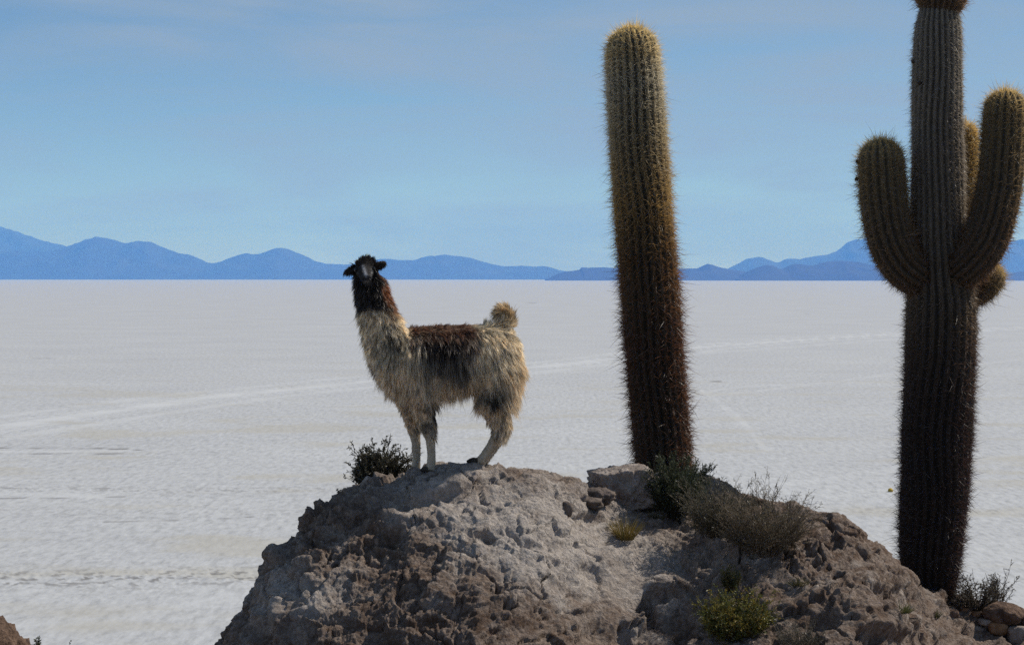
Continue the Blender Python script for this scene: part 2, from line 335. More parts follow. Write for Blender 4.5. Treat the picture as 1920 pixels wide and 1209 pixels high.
RIDGE = np.array([  # px, py of the skyline, depth, front slope, front curvature
 (-700, 2200, 15.0, .5, .2), (250, 1500, 15.1, .5, .2), (380, 1268, 15.3, .45, .15), (415, 1209, 15.4, .45, .14), (440, 1160, 15.5, .45, .13), (480, 1095, 15.6, .45, .12), (505, 1057, 15.7, .45, .12), (514, 1036, 15.7, .45, .12), (550, 1008, 15.8, .42, .12), (572, 975, 15.9, .4, .12),
 (600, 952, 16.0, .38, .12), (660, 926, 16.1, .36, .12), (700, 917, 16.15, .35, .12), (735, 904, 16.2, .35, .12), (765, 891, 16.2, .35, .12), (800, 884, 16.2, .35, .12), (850, 872, 16.2, .35, .12), (895, 868, 16.2, .35, .12), (915, 880, 16.25, .35, .12), (960, 881, 16.3, .33, .12), (1015, 884, 16.4, .32, .13),
 (1060, 898, 16.6, .3, .14), (1110, 914, 16.9, .26, .13), (1150, 905, 17.6, .1, .1), (1240, 880, 18.9, .02, .07), (1300, 900, 18.4, .04, .08), (1340, 917, 17.5, .1, .085), (1400, 930, 17.1, .16, .085), (1500, 960, 16.7, .25, .08), (1560, 985, 16.5, .25, .08), (1600, 1008, 16.4, .25, .07),
 (1640, 1032, 16.3, .25, .06), (1690, 1068, 17.1, .25, .04), (1720, 1096, 18.2, .18, .03), (1750, 1114, 19.2, .15, .02), (1800, 1124, 19.6, .14, .02), (1860, 1138, 19.6, .14, .02), (1920, 1148, 19.5, .15, .02), (2100, 1190, 19.0, .2, .05), (2600, 1400, 17, .3, .05), (3600, 2400, 16, .4, .1)])
FEET = []          # (x, y, z) the rock surface must carry, filled by the animal's pose
LD = 16.25         # depth of the animal
POSE_FEET = [(804, 884, -0.13), (776, 889, 0.10), (893, 868, -0.02), (899, 868, 0.24)]
for fx, fy, dd in POSE_FEET: FEET.append(P(fx, fy, LD + dd))

def rock():
    px = np.concatenate([np.linspace(-700, 380, 60)[:-1], np.arange(380, 1945, 1.9), np.linspace(1945, 3600, 70)[1:]])
    r = [np.interp(px, RIDGE[:, 0], RIDGE[:, k]) for k in range(5)]
    k9 = np.hanning(9); k9 /= k9.sum()
    fineish = (px > 390) & (px < 1940)
    for k in (2, 3, 4): r[k] = np.convolve(np.pad(r[k], 24, 'edge'), np.ones(49) / 49, 'valid')
    r[1] = np.convolve(np.pad(r[1], 4, 'edge'), k9, 'valid')
    y = np.concatenate([np.linspace(8.5, 13.9, 26)[:-1], np.arange(13.9, 17.3, 0.0115), np.linspace(17.3, 20.2, 110)[1:], np.linspace(20.2, 34, 30)[1:]])
    PXX, Y = np.meshgrid(px, y)
    zr = P(px, r[1], r[2])[:, 2] - CAM_Z; tx = P(px, r[1], 1.0)[:, 0]
    u = r[2][None] - Y; uf = np.maximum(u, 0); ub = np.maximum(-u, 0)
    a, b = r[3][None], r[4][None]
    ucap = np.minimum(uf, 3.2)
    z = zr[None] - a * uf - b * ucap ** 2 - np.maximum(uf - 3.2, 0) * 2 * b * 3.2 - 0.04 * ub - 0.40 * np.minimum(ub, 1.6) ** 2 - 1.3 * np.maximum(ub - 1.6, 0)
    X = tx[None] * Y
    # the slab the animal stands on ends in a broken edge facing lower left
    ex, ey = PXX, PX(np.stack([X, Y, z + CAM_Z], -1))[1]
    edge = np.interp(ex, [560, 640, 700, 800, 905, 960], [1008, 990, 972, 940, 902, 880])
    wob = 9 * fbm(np.stack([ex * 0.012, ey * 0.012, 0 * ex], -1), 3, 60)
    inn = (ex > 540) & (ex < 960)
    slab = np.where(inn, (sstep(14, -10, ey - edge + wob)) * sstep(950, 880, ex) * sstep(560, 680, ex), 0)
    z = z + 0.05 * slab
    crack = np.where(inn, np.exp(-((ey - edge + wob - 5) / 5.0) ** 2) * sstep(930, 880, ex) * sstep(600, 700, ex), 0)
    Q = np.stack([X, Y, z + CAM_Z], -1)
    n = np.cross(np.gradient(Q, axis=1), np.gradient(Q, axis=0)); n = unit(n); n *= np.sign(n[..., 2:3])
    tame = sstep(2600, 1945, PXX) * sstep(-100, 380, PXX)
    rg = 0.75 + 0.55 * fbm(Q * 0.9, 2, 70)
    wavy = Q * [1.0, 1.0, 3.0] + 0.25 * np.stack([noise(Q * 2, 71), noise(Q * 2, 72), noise(Q * 2, 73)], -1)
    big = 0.085 * fbm(Q * 0.95, 3, 74) + 0.05 * (ridged(wavy * 1.7, 3, 75) - 0.5)
    rr = np.clip(rg, 0.25, 1.5)
    pale = 0.12 + 0.62 * np.exp(-(((ex - 960) / 190) ** 2 + ((ey - 970) / 75) ** 2)) + 0.6 * np.exp(-(((ex - 1150) / 190) ** 2 + ((ey - 1060) / 60) ** 2)) + 0.6 * np.exp(-(((ex - 560) / 150) ** 2 + ((ey - 1130) / 60) ** 2)) \
        + 0.35 * np.exp(-(((ex - 1000) / 130) ** 2 + ((ey - 1010) / 70) ** 2)) + 0.25 * slab - 0.45 * np.exp(-(((ex - 800) / 110) ** 2 + ((ey - 1060) / 45) ** 2)) - 0.6 * np.exp(-(((ex - 800) / 280) ** 2 + ((ey - 1190) / 65) ** 2)) - 0.25 * sstep(1300, 1500, ex) - 0.3 * np.exp(-(((ex - 640) / 90) ** 2 + ((ey - 985) / 45) ** 2))  # last term puts the shade on the left flank into the colour
    rr = np.clip(rr * (1.15 - 0.75 * np.clip(pale + 0.5 * fbm(Q * 2.2, 3, 91), 0, 1)), 0.2, 1.6)
    m1 = fbm(wavy * 5.0, 2, 77) + 0.35 * ridged(wavy * 6, 1, 78) + 0.3; m2 = fbm(wavy * 12.0, 4, 79, 0.68); m3 = noise(Q * 57.0, 83)
    pits = sstep(0.22, 0.5, noise(wavy * 4.2, 85)) + 0.6 * sstep(0.25, 0.5, noise(Q * 11.0, 86))
    kx = np.interp(Q[..., 0], [-2.5, -0.8, 0.3, 1.5, 3.5], [1.0, 0.75, 0.1, -0.25, -0.55])
    wst = (Q[..., 2] - CAM_Z + 2.0) - kx * (Q[..., 0] - 0.2) + 0.12 * fbm(Q * 1.3, 3, 92) + 0.035 * noise(Q * 5.0, 93)
    def ledge(F, sd, amp):
        t_ = wst * F + sd; c_ = np.floor(t_); t_ = t_ - c_
        hgt = 0.35 + 0.65 * np.abs(noise(np.stack([c_ * 3.7, Q[..., 0] * 1.3, Q[..., 1] * 1.3], -1), 94)) * 2
        return amp * hgt * (np.minimum(t_ / 0.82, (1 - t_) / 0.18) - 0.5)
    on = sstep(-0.25, 0.3, noise(Q * 1.1, 95))
    strata = ledge(2.5, 0.3, 0.15) * (0.35 + 0.65 * on) + ledge(7.5, 0.1, 0.036) * (1 - 0.5 * on)
    cr_ = np.abs(noise(Q * 1.5 + 0.3 * np.stack([noise(Q * 4, 96), noise(Q * 4, 97), 0 * Q[..., 0]], -1), 98))
    fiss = np.exp(-(cr_ / 0.026) ** 2) * sstep(-0.1, 0.25, noise(Q * 0.8, 99))
    def facets(cell, sd, tilt, offs, warp, squash):
        rg_ = np.random.default_rng(sd)
        q_ = (Q + warp * np.stack([noise(Q * 3.1, sd), noise(Q * 3.1, sd + 1), noise(Q * 3.1, sd + 2)], -1) + 0.25 * warp * np.stack([noise(Q * 11, sd), noise(Q * 11, sd + 1), noise(Q * 11, sd + 2)], -1)).reshape(-1, 3)
        ca, sa = 0.82, 0.57
        q_ = np.stack([q_[:, 0] * ca + q_[:, 2] * sa, q_[:, 1], (q_[:, 2] * ca - q_[:, 0] * sa) * squash], -1)
        sel = ((Q[..., 1] > 13.5) & (Q[..., 1] < 19.5) & (PXX > 340) & (PXX < 2000)).ravel(); qs = q_[sel]
        lo, hi = qs.min(0), qs.max(0); dims = np.maximum(((hi - lo) / cell).astype(int) + 2, 1)
        gi = np.stack(np.meshgrid(*[np.arange(-1, d_ + 1) for d_ in dims], indexing='ij'), -1).reshape(-1, 3)
        # nearest jittered cell centre among the 27 around each place
        hs = rg_.random((4096, 8)); b_ = np.floor((qs - lo) / cell).astype(int); f_ = (qs - lo) / cell
        best = np.full(len(qs), 9e9); sec = np.full(len(qs), 9e9); bi = np.zeros(len(qs), int); bc = np.zeros((len(qs), 3))
        for dx in (-1, 0, 1):
            for dy_ in (-1, 0, 1):
                for dz in (-1, 0, 1):
                    c_ = b_ + [dx, dy_, dz]; h_ = (c_[:, 0] * 73856093 ^ c_[:, 1] * 19349663 ^ c_[:, 2] * 83492791) & 4095
                    ctr = c_ + hs[h_, :3]; d_ = ((f_ - ctr) ** 2).sum(1)
                    nb = d_ < best; sec = np.where(nb, best, np.minimum(sec, d_)); best = np.where(nb, d_, best); bi = np.where(nb, h_, bi); bc[nb] = ctr[nb]
        out = np.zeros(len(q_)); ed = np.zeros(len(q_))
        out[sel] = (((f_ - bc) * (hs[bi, 3:6] - 0.5)).sum(1) * tilt * cell + (hs[bi, 6] - 0.5) * offs)
        ed[sel] = np.exp(-((np.sqrt(sec) - np.sqrt(best)) / 0.05) ** 2)
        return out.reshape(PXX.shape), ed.reshape(PXX.shape)
    fa, fae = facets(0.55, 301, 0.30, 0.022, 0.20, 1.7); fb, fbe = facets(0.15, 302, 0.30, 0.010, 0.07, 1.5)
    brk_ = sstep(-0.15, 0.25, noise(Q * 1.3, 303))
    strata = 0.62 * strata + 0.66 * fa + 0.62 * fb * (0.25 + 0.75 * brk_) - 0.018 * fae * sstep(0.0, 0.35, noise(Q * 2.2, 304)) - 0.006 * fbe * brk_
    disp = 0.6 * big + strata + rr * (0.004 * (m1 - 0.4) + 0.011 * m2 + 0.011 * m3) - 0.045 * pits * rr * sstep(-0.2, 0.3, noise(Q * 1.6, 100)) - 0.06 * fiss
    # the dark window-like hollow low on the face, and two smaller ones
    for hx_, hy_, wx_, wy_, dp in ((1213, 1150, 15, 30, 0.16), (1238, 1122, 30, 10, 0.09), (1545, 1168, 30, 16, 0.14), (1625, 1200, 22, 18, 0.12), (900, 1010, 28, 12, 0.07), (700, 1040, 20, 16, 0.05), (1110, 968, 26, 9, 0.06)):
        s_ = ((ex - hx_) / wx_) ** 2 + ((ey - hy_) / wy_) ** 2
        disp = disp - dp * sstep(1.5, 0.6, s_ + 0.35 * noise(Q * 9, 88))
    for hx_, hy_, wx_, wy_, dp in ((1190, 1170, 26, 20, 0.05), (725, 985, 45, 16, 0.07), (1255, 1105, 50, 12, 0.07), (1650, 1170, 60, 30, 0.09), (1560, 1130, 60, 22, 0.06), (1120, 1050, 80, 12, 0.03), (1660, 1080, 50, 25, 0.05), (520, 1045, 18, 14, 0.05)):
        s_ = ((ex - hx_) / wx_) ** 2 + ((ey - hy_) / wy_) ** 2
        disp = disp + dp * sstep(1.6, 0.2, s_ + 0.4 * noise(Q * 7, 89))
    disp = disp - 0.06 * crack
    Q = Q + n * (disp * tame)[..., None]
    # level the stone under each foot
    for f in FEET:
        d2 = (Q[..., 0] - f[0]) ** 2 + (Q[..., 1] - f[1]) ** 2
        i = np.unravel_index(np.argmin(d2), d2.shape)
        w = np.exp(-d2 / 0.11 ** 2); w1 = np.exp(-d2 / 0.03 ** 2)
        m_ = (Q[..., 2] * w1).sum() / w1.sum()
        Q[..., 2] += (f[2] - m_) * w
    pale = pale + 0.25 * (1.0 - rr)
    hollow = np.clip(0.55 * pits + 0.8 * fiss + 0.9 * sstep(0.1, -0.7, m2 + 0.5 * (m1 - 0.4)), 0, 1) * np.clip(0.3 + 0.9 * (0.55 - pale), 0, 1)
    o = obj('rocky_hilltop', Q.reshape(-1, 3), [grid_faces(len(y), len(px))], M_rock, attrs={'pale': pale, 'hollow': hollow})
    tag(o, kind='structure')
    return Q, px, y
ROCK, RPX, RY = rock()
_kd = kdtree.KDTree(ROCK[::2, ::2].reshape(-1, 3).shape[0]); _fl = ROCK[::2, ::2].reshape(-1, 3)
for i in range(len(_fl)): _kd.insert((_fl[i, 0], _fl[i, 1], 0.0), i)
_kd.balance()
def rock_z(x, y):
    return _fl[_kd.find((x, y, 0.0))[1], 2]
def on_rock(px, py, Dmin=13.9, Dmax=20.0):
    """the first place of the rock met along the sight line of a photo pixel, from the near side"""
    last = None
    for D in np.arange(Dmin, Dmax, 0.04):
        p = P(px, py, D); g = rock_z(p[0], p[1])
        if g >= p[2]: return np.array([p[0], p[1], g])
    p = P(px, py, Dmax); return np.array([p[0], p[1], rock_z(p[0], p[1])])

# ------------------------------------------------------------------ loose stones
def ico(n):
    import bmesh
    b = bmesh.new(); bmesh.ops.create_icosphere(b, subdivisions=n, radius=1.0)
    v = np.array([x.co[:] for x in b.verts]); f = np.array([[w.index for w in x.verts] for x in b.faces]); b.free()
    return v, f
ICO5, ICO4, ICO3, ICO2 = ico(6), ico(4), ico(3), ico(2)
def stone(name, c, size, material, label, seed, cat='stone', box=0.0, rough=0.12, base=ICO4, group=None, rot=0.0, tilt=0.0, lean=0.0):
    v, f = base
    d = unit(v)
    if box: d = d / np.maximum(np.linalg.norm(d, ord=np.inf, axis=1, keepdims=True) ** box, 1e-6) * (1 - 0.2 * box)
    q = v * 1.1 + seed * 3.7
    d = d * (1 + rough * fbm(q, 4, seed) + 0.5 * rough * (ridged(q * 2.4, 3, seed + 3) - 0.5) + 0.25 * rough * fbm(q * 7, 3, seed + 8))[:, None]
    d = d * (1 + 0.045 * fbm(v * 16 + seed, 3, seed + 5))[:, None] * size
    if lean: d[:, 0] += lean * d[:, 2]
    cr, sr = math.cos(tilt), math.sin(tilt); d = np.stack([d[:, 0] * cr - d[:, 2] * sr, d[:, 1], d[:, 0] * sr + d[:, 2] * cr], -1)
    cr, sr = math.cos(rot), math.sin(rot); d = np.stack([d[:, 0] * cr - d[:, 1] * sr, d[:, 0] * sr + d[:, 1] * cr, d[:, 2]], -1)
    o = obj(name, d + c, [f], material, origin=np.array(c))
    return tag(o, label, cat, group)
GS = 'loose stones lying on the rock'
c = P(1168, 915, 17.25); stone('boulder', c, (0.30, 0.28, 0.215), M_stone, 'pale grey block of rock standing in front of the unbranched cactus', 11, 'boulder', 0.8, 0.10, ICO5, GS, 0.25, 0.10, -0.12)
c = P(1230, 924, 17.65); stone('boulder', c, (0.16, 0.2, 0.15), M_stone, 'pale lumpy boulder half hidden behind the dark green shrub', 12, 'boulder', 0.3, 0.14, ICO4, GS)
c = on_rock(1118, 938) + np.array([0, .06, .02]); stone('stone', c, (0.15, 0.12, 0.075), M_darkstone, 'dark flat stone leaning against the left side of the pale block', 13, 'stone', 0.3, 0.24, ICO4, GS)  # the shade on this overhanging block is put into its dark colour
c = on_rock(1106, 960) + np.array([0, .06, -.01]); stone('stone', c, (0.11, 0.12, 0.05), M_darkstone, 'low dark slab standing in for the shadow below the dark leaning stone', 14, 'stone', 0.3, 0.24, ICO4, GS)  # added dark shape stands in for the shadow under the leaning stone
c = on_rock(1063, 964) + np.array([0, .02, .03]); stone('stone', c, (0.048, 0.05, 0.066), M_darkstone, 'small dark upright stone left of the pale block', 15, 'stone', 0.3, 0.18, ICO3, GS)
def sit(px, py, s, m, label, seed, **kw):
    p = on_rock(px, py + 4); p = p + np.array([0, 0.3 * s[1], 0.45 * s[2]])
    return stone('stone', p, s, m, label, seed, base=kw.pop('base', ICO3), group=GS, **kw)
sit(1902, 1158, (0.12, 0.12, 0.095), M_redstone, 'rounded brown stone at the right edge below the twiggy bush', 21, box=0.2)
sit(1908, 1198, (0.11, 0.1, 0.10), M_stone, 'grey angular stone in the bottom right corner', 22, box=0.7)
sit(1872, 1186, (0.10, 0.1, 0.08), M_ruststone, 'rusty orange brown stone left of the grey corner stone', 23, box=0.4)
sit(1852, 1168, (0.10, 0.07, 0.035), M_stone, 'flat pale slab lying below the low reddish mound', 24, box=0.5)
sit(1796, 1133, (0.055, 0.05, 0.03), M_stone, 'small pale stone right beside the foot of the branched cactus', 25, box=0.3)
sit(1812, 1144, (0.06, 0.05, 0.03), M_ruststone, 'small tan stone between the branched cactus and the twiggy bushes', 26, box=0.4)
sit(1832, 1154, (0.05, 0.05, 0.03), M_ruststone, 'small rusty stone under the left twiggy bush', 27, box=0.3)
sit(1786, 1152, (0.075, 0.06, 0.045), M_redstone, 'brown rounded stone below the foot of the branched cactus', 28, box=0.3)
sit(1320, 985, (0.03, 0.03, 0.02), M_stone, 'pebble lying left of the brown dry bush', 29)
c = P(-86, 1372, 13.0); stone('boulder', c, (0.62, 0.8, 0.8), M_redstone, 'reddish brown boulder rounding up in the bottom left corner', 131, 'boulder', 0.0, 0.065, ICO5, None)
c = P(1880, 1150, 18.9); stone('rock_mound', c, (0.19, 0.2, 0.11), M_redstone, 'low reddish brown mound under the right twiggy bush', 33, 'mound', 0.0, 0.12, ICO4, None)
gx_, gy_ = ground_xy(1670.0, 921.0)
stone('yellow_clump', (float(gx_), float(gy_), 0.16), (0.34, 0.6, 0.28), M_yellow, 'tiny yellow clump lying out on the white salt', 35, 'clump', 0.0, 0.25, ICO2, None)

# ------------------------------------------------------------------ fibres
def strands(root, d0, length, width, bend, col0, col1, rows=4, curl=None):
    """thin tapering ribbons; bend is added with the square of the way along"""
    n = len(root); t = np.linspace(0, 1, rows)
    side = unit(np.cross(d0, RNG.normal(size=(n, 3))))
    pts = root[:, None] + length[:, None, None] * (t[None, :, None] * d0[:, None] + (t ** 2)[None, :, None] * bend[:, None])
    if curl is not None: pts = pts + (np.sin(t * 5.0) * t)[None, :, None] * curl[:, None]
    w = width[:, None] * (1 - t[None, :-1] ** 1.6 * 0.75)
    a = pts[:, :-1] - side[:, None] * w[..., None] * 0.5; b = pts[:, :-1] + side[:, None] * w[..., None] * 0.5
    k = rows - 1
    v = np.concatenate([np.stack([a, b], 2).reshape(n, 2 * k, 3), pts[:, -1:]], 1)
    m_ = 2 * k + 1
    base = (np.arange(n) * m_)[:, None]
    quads = np.concatenate([base + np.array([[2 * i, 2 * i + 1, 2 * i + 3, 2 * i + 2]]) for i in range(k - 1)], 0) if k > 1 else np.zeros((0, 4), int)
    tris = base + np.array([[2 * k - 2, 2 * k - 1, 2 * k]])
    tc_ = np.concatenate([np.repeat(t[:-1], 2), [1.0]])
    col = col0[:, None] * (1 - tc_[None, :, None]) + col1[:, None] * tc_[None, :, None]
    return v.reshape(-1, 3), [quads, tris], col.reshape(-1, 3)

# ------------------------------------------------------------------ cacti
def stem_tube(path, ribs, rib_depth, per=6, cap_rows=9):
    """ribbed column along path rows (x, y, z, radius), closed with a dome; returns grid, normals, rib phase"""
    path = np.array(path, float)
    s = np.concatenate([[0], np.cumsum(np.linalg.norm(np.diff(path[:, :3], axis=0), axis=1))])
    step = 0.025; ss = np.arange(0, s[-1], step)
    pp = np.stack([np.interp(ss, s, path[:, k]) for k in range(4)], -1)
    kk = np.hanning(11); kk /= kk.sum()
    for _ in range(2):
        for k in range(4):
            pp[:, k] = np.convolve(np.concatenate([2 * pp[0, k] - pp[5:0:-1, k], pp[:, k], 2 * pp[-1, k] - pp[-2:-7:-1, k]]), kk, 'valid')
    tan = unit(np.gradient(pp[:, :3], axis=0)); R_ = pp[-1, 3]
    a = np.linspace(0, math.pi / 2, cap_rows)[1:]
    capc = pp[-1, :3] + tan[-1] * (R_ * 0.95 * np.sin(a))[:, None]
    C_ = np.concatenate([pp[:, :3], capc]); T_ = np.concatenate([tan, np.repeat(tan[-1:], len(a), 0)]); RR = np.concatenate([pp[:, 3], np.maximum(R_ * np.cos(a), 0.004)])
    up = np.array([0, -1.0, 0.0]); e1 = unit(np.cross(np.broadcast_to(up, T_.shape), T_)); e2 = np.cross(T_, e1)
    nth = ribs * per; th = np.arange(nth) / nth * 2 * math.pi
    ph = np.cos(th * ribs); prof = 1 + rib_depth * (np.abs(np.cos(th * ribs / 2)) ** 0.8 * 2 - 1.2)
    rad = RR[:, None] * prof[None]
    rad = rad * (1 + 0.035 * noise(np.stack([np.broadcast_to(C_[:, 2:3] * 2.0, rad.shape), np.broadcast_to(np.cos(th)[None], rad.shape), np.broadcast_to(np.sin(th)[None], rad.shape)], -1), 101))
    tw = 0.16 * noise(np.stack([C_[:, 2] * 1.1, C_[:, 0] * 0.7, 0 * C_[:, 0]], -1), 105)[:, None] + th[None]
    dirs = np.cos(tw)[..., None] * e1[:, None] + np.sin(tw)[..., None] * e2[:, None]
    G = C_[:, None] + dirs * rad[..., None]
    nrm = dirs.copy()
    nc = len(a)
    nrm[-nc:] = unit(dirs[-nc:] * np.cos(a)[:, None, None] + T_[-nc:, None] * np.sin(a)[:, None, None])
    return G, nrm, T_, np.concatenate([ss, s[-1] + R_ * np.sin(a)]), s[-1] + R_, ribs, per
def ramp(x, xs, cols):
    return np.stack([np.interp(x, xs, [c_[k] for c_ in cols]) for k in range(3)], -1)
def cactus_piece(name, parent, path, ribs, spec, spine_parent=None, dens=1.0, depth=0.06):
    G, nrm, T_, S_, tot, ribs, per = stem_tube(path, ribs, depth)
    nr, nth = G.shape[:2]
    z01 = S_ / tot
    base = ramp(z01, *spec['skin'])
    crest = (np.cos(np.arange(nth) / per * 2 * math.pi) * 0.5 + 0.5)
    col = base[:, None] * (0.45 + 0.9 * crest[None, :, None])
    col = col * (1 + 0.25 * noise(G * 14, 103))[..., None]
    v = np.concatenate([G.reshape(-1, 3), G[-1].mean(0, keepdims=True)])
    f = grid_faces(nr, nth, True)
    last = (nr - 1) * nth; tip = np.stack([last + np.arange(nth), last + (np.arange(nth) + 1) % nth, np.full(nth, nr * nth)], -1)
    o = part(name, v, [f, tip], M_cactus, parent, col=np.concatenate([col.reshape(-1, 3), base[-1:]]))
    # spines: bunches on the rib crests
    rows = np.arange(1, nr); crests = np.arange(ribs) * per
    K = spec['per']
    ri = np.repeat(np.repeat(rows, ribs), K); ci = np.repeat(np.tile(crests, len(rows)), K)
    zz = z01[ri]
    rrel = np.linalg.norm(G - G.mean(1, keepdims=True), axis=2).mean(1)[ri] / spec.get('rmax', np.linalg.norm(G - G.mean(1, keepdims=True), axis=2).max())
    keep = RNG.random(len(ri)) < np.interp(zz, *spec['density']) * dens * np.minimum(1, rrel * 1.3)
    ri, ci, zz = ri[keep], ci[keep], zz[keep]; n = len(ri)
    fr = RNG.random(n)[:, None]
    r2 = np.minimum(ri + 1, nr - 1)
    root = G[ri, ci] * (1 - fr) + G[r2, ci] * fr
    nn = nrm[ri, ci]; tt = T_[ri]; lat = np.cross(nn, tt)
    root = root + lat * RNG.normal(0, 0.009, (n, 1)) - nn * 0.006
    sp = np.interp(zz, *spec['spread'])[:, None]
    d = unit(nn + sp * (lat * RNG.normal(0, 1, (n, 1)) + tt * RNG.normal(0, 1, (n, 1))) + tt * np.interp(zz, *spec['up'])[:, None])
    long_ = RNG.random(n) < 0.34
    ln = np.interp(zz, *spec['length']) * RNG.gamma(5, 0.2, n) * np.where(long_, 1.0, 0.42)
    wd = np.interp(zz, *spec['width']) * np.where(long_, 0.85, 0.8)
    crisp = np.where(long_, 1.0, 1.25)[:, None]
    c0 = ramp(zz, *spec['spine']); jit = RNG.normal(1, 0.22, (n, 1)).clip(0.4, 1.7)
    bend = 0.25 * RNG.normal(0, 1, (n, 3)) - np.array([0, 0, 1.0]) * np.interp(zz, *spec['droop'])[:, None]
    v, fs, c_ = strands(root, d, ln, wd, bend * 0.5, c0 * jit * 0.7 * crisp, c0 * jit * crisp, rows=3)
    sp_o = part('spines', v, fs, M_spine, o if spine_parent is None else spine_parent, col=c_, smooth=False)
    sp_o.location = (0, 0, 0); sp_o['kind'] = 'stuff'
    return o, G, nrm

def cpath(rows, D):
    out = []
    for rw in rows:
        p = P(rw[0], rw[1], D + (rw[3] if len(rw) > 3 else 0)); out.append((*p, rw[2] / FPX * D))
    return out
# unbranched column
CD = 18.9
base = P(1246, 905, CD); base[2] = rock_z(base[0], base[1])
cac = tag(empty('column_cactus', base), 'tall unbranched column cactus rising between llama and branched cactus', 'cactus', 'giant cacti standing on the rock')
rows = [(1247, 925, 50), (1245, 890, 51), (1243, 850, 51), (1234, 750, 52), (1226, 650, 52), (1218, 550, 52), (1210, 450, 50), (1203, 350, 50), (1196, 250, 50), (1189, 150, 48), (1186, 100, 46), (1184.5, 90, 44.5)]
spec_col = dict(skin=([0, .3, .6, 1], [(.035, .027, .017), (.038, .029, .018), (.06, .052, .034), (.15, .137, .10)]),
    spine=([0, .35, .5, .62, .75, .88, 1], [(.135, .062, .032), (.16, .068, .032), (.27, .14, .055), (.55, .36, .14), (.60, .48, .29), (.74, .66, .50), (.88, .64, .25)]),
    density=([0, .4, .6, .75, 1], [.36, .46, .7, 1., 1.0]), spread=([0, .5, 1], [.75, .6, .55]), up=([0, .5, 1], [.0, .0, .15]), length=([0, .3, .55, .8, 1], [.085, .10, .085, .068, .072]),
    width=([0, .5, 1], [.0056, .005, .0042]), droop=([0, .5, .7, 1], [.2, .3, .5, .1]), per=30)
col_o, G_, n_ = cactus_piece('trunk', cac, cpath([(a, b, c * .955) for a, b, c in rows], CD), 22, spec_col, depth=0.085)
def bud(parent, px, py, D, r, seed):
    v, f = ICO2; c_ = P(px, py, D); d = v * (1 + 0.25 * fbm(v * 1.5 + seed, 2, seed))[:, None] * r
    return part('bud', d + c_, [f], M_bud, parent)
bud(cac, 1137, 127, CD, 0.012, 1); bud(cac, 1139, 200, CD, 0.010, 2)

# branched giant
BD = 19.4
base = P(1740, 1135, BD); base[2] = rock_z(base[0], base[1])
big = tag(empty('branched_cactus', base), 'giant branching cactus with raised arms at the right edge', 'cactus', 'giant cacti standing on the rock')
rows = [(1739, 1150, 44), (1741, 1115, 46), (1743, 1050, 55), (1750, 950, 60), (1755, 850, 63), (1760, 750, 64), (1763, 650, 64), (1765, 570, 63), (1761, 520, 57), (1758, 440, 51), (1758, 400, 49), (1759, 300, 47), (1757, 200, 45), (1757, 120, 44), (1758, 60, 42), (1759, 40, 40), (1760, 28, 36)]
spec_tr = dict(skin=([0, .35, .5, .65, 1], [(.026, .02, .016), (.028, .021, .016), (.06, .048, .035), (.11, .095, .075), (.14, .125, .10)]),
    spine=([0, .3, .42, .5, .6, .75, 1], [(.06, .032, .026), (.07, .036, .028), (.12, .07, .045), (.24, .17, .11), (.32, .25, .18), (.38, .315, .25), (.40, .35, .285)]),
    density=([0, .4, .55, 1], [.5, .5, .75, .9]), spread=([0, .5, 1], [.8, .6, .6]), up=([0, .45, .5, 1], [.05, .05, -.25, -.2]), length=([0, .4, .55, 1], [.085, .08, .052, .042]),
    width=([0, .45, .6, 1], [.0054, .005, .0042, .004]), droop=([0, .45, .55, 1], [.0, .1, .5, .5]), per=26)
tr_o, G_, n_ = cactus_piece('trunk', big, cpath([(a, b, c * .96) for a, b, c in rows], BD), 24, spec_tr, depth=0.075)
spec_arm = dict(skin=([0, .5, 1], [(.045, .035, .024), (.065, .052, .034), (.12, .10, .06)]),
    spine=([0, .3, .6, .85, 1], [(.22, .115, .06), (.26, .15, .075), (.33, .23, .115), (.46, .33, .16), (.76, .55, .23)]),
    density=([0, .5, 1], [.55, .6, .9]), spread=([0, 1], [.7, .6]), up=([0, 1], [.0, .15]), length=([0, .5, 1], [.06, .07, .075]),
    width=([0, 1], [.005, .0044]), droop=([0, 1], [.2, .1]), per=28)
cactus_piece('arm', big, cpath([(1752, 535, 30, -.02), (1722, 521, 37, -.05), (1692, 496, 41, -.1), (1672, 455, 41, -.12), (1661, 405, 41, -.12), (1655, 350, 41, -.12), (1652, 298, 39, -.12)], BD), 17, spec_arm, depth=0.075)
cactus_piece('arm', big, cpath([(1785, 520, 31, -.1), (1815, 495, 37, -.22), (1845, 456, 40, -.28), (1864, 400, 39, -.3), (1876, 340, 38, -.3), (1882, 270, 37, -.3), (1885, 200, 35, -.3)], BD), 17, spec_arm, depth=0.075)
cactus_piece('arm', big, cpath([(1795, 552, 26, .1), (1828, 545, 29, .18), (1848, 532, 30, .2), (1853, 518, 29, .2)], BD), 18, spec_arm, depth=0.07)
spec_back = dict(spec_arm); spec_back['spine'] = ([0, .5, 1], [(.6, .40, .15), (.7, .48, .18), (.75, .52, .2)])
cactus_piece('arm', big, cpath([(1770, 470, 26, .3), (1795, 440, 25, .5), (1807, 390, 24, .55), (1808, 320, 24, .55), (1809, 250, 21, .55)], BD), 18, spec_back, depth=0.05)
spec_top = dict(spec_arm); spec_top['spine'] = ([0, .5, 1], [(.26, .15, .07), (.30, .18, .08), (.4, .27, .12)]); spec_top['skin'] = ([0, 1], [(.06, .045, .03), (.08, .065, .04)])
cactus_piece('trunk_tip', big, cpath([(1761, 24, 34), (1763, 12, 43), (1765, -10, 46), (1766, -60, 46), (1767, -110, 44)], BD), 24, spec_top, depth=0.05)
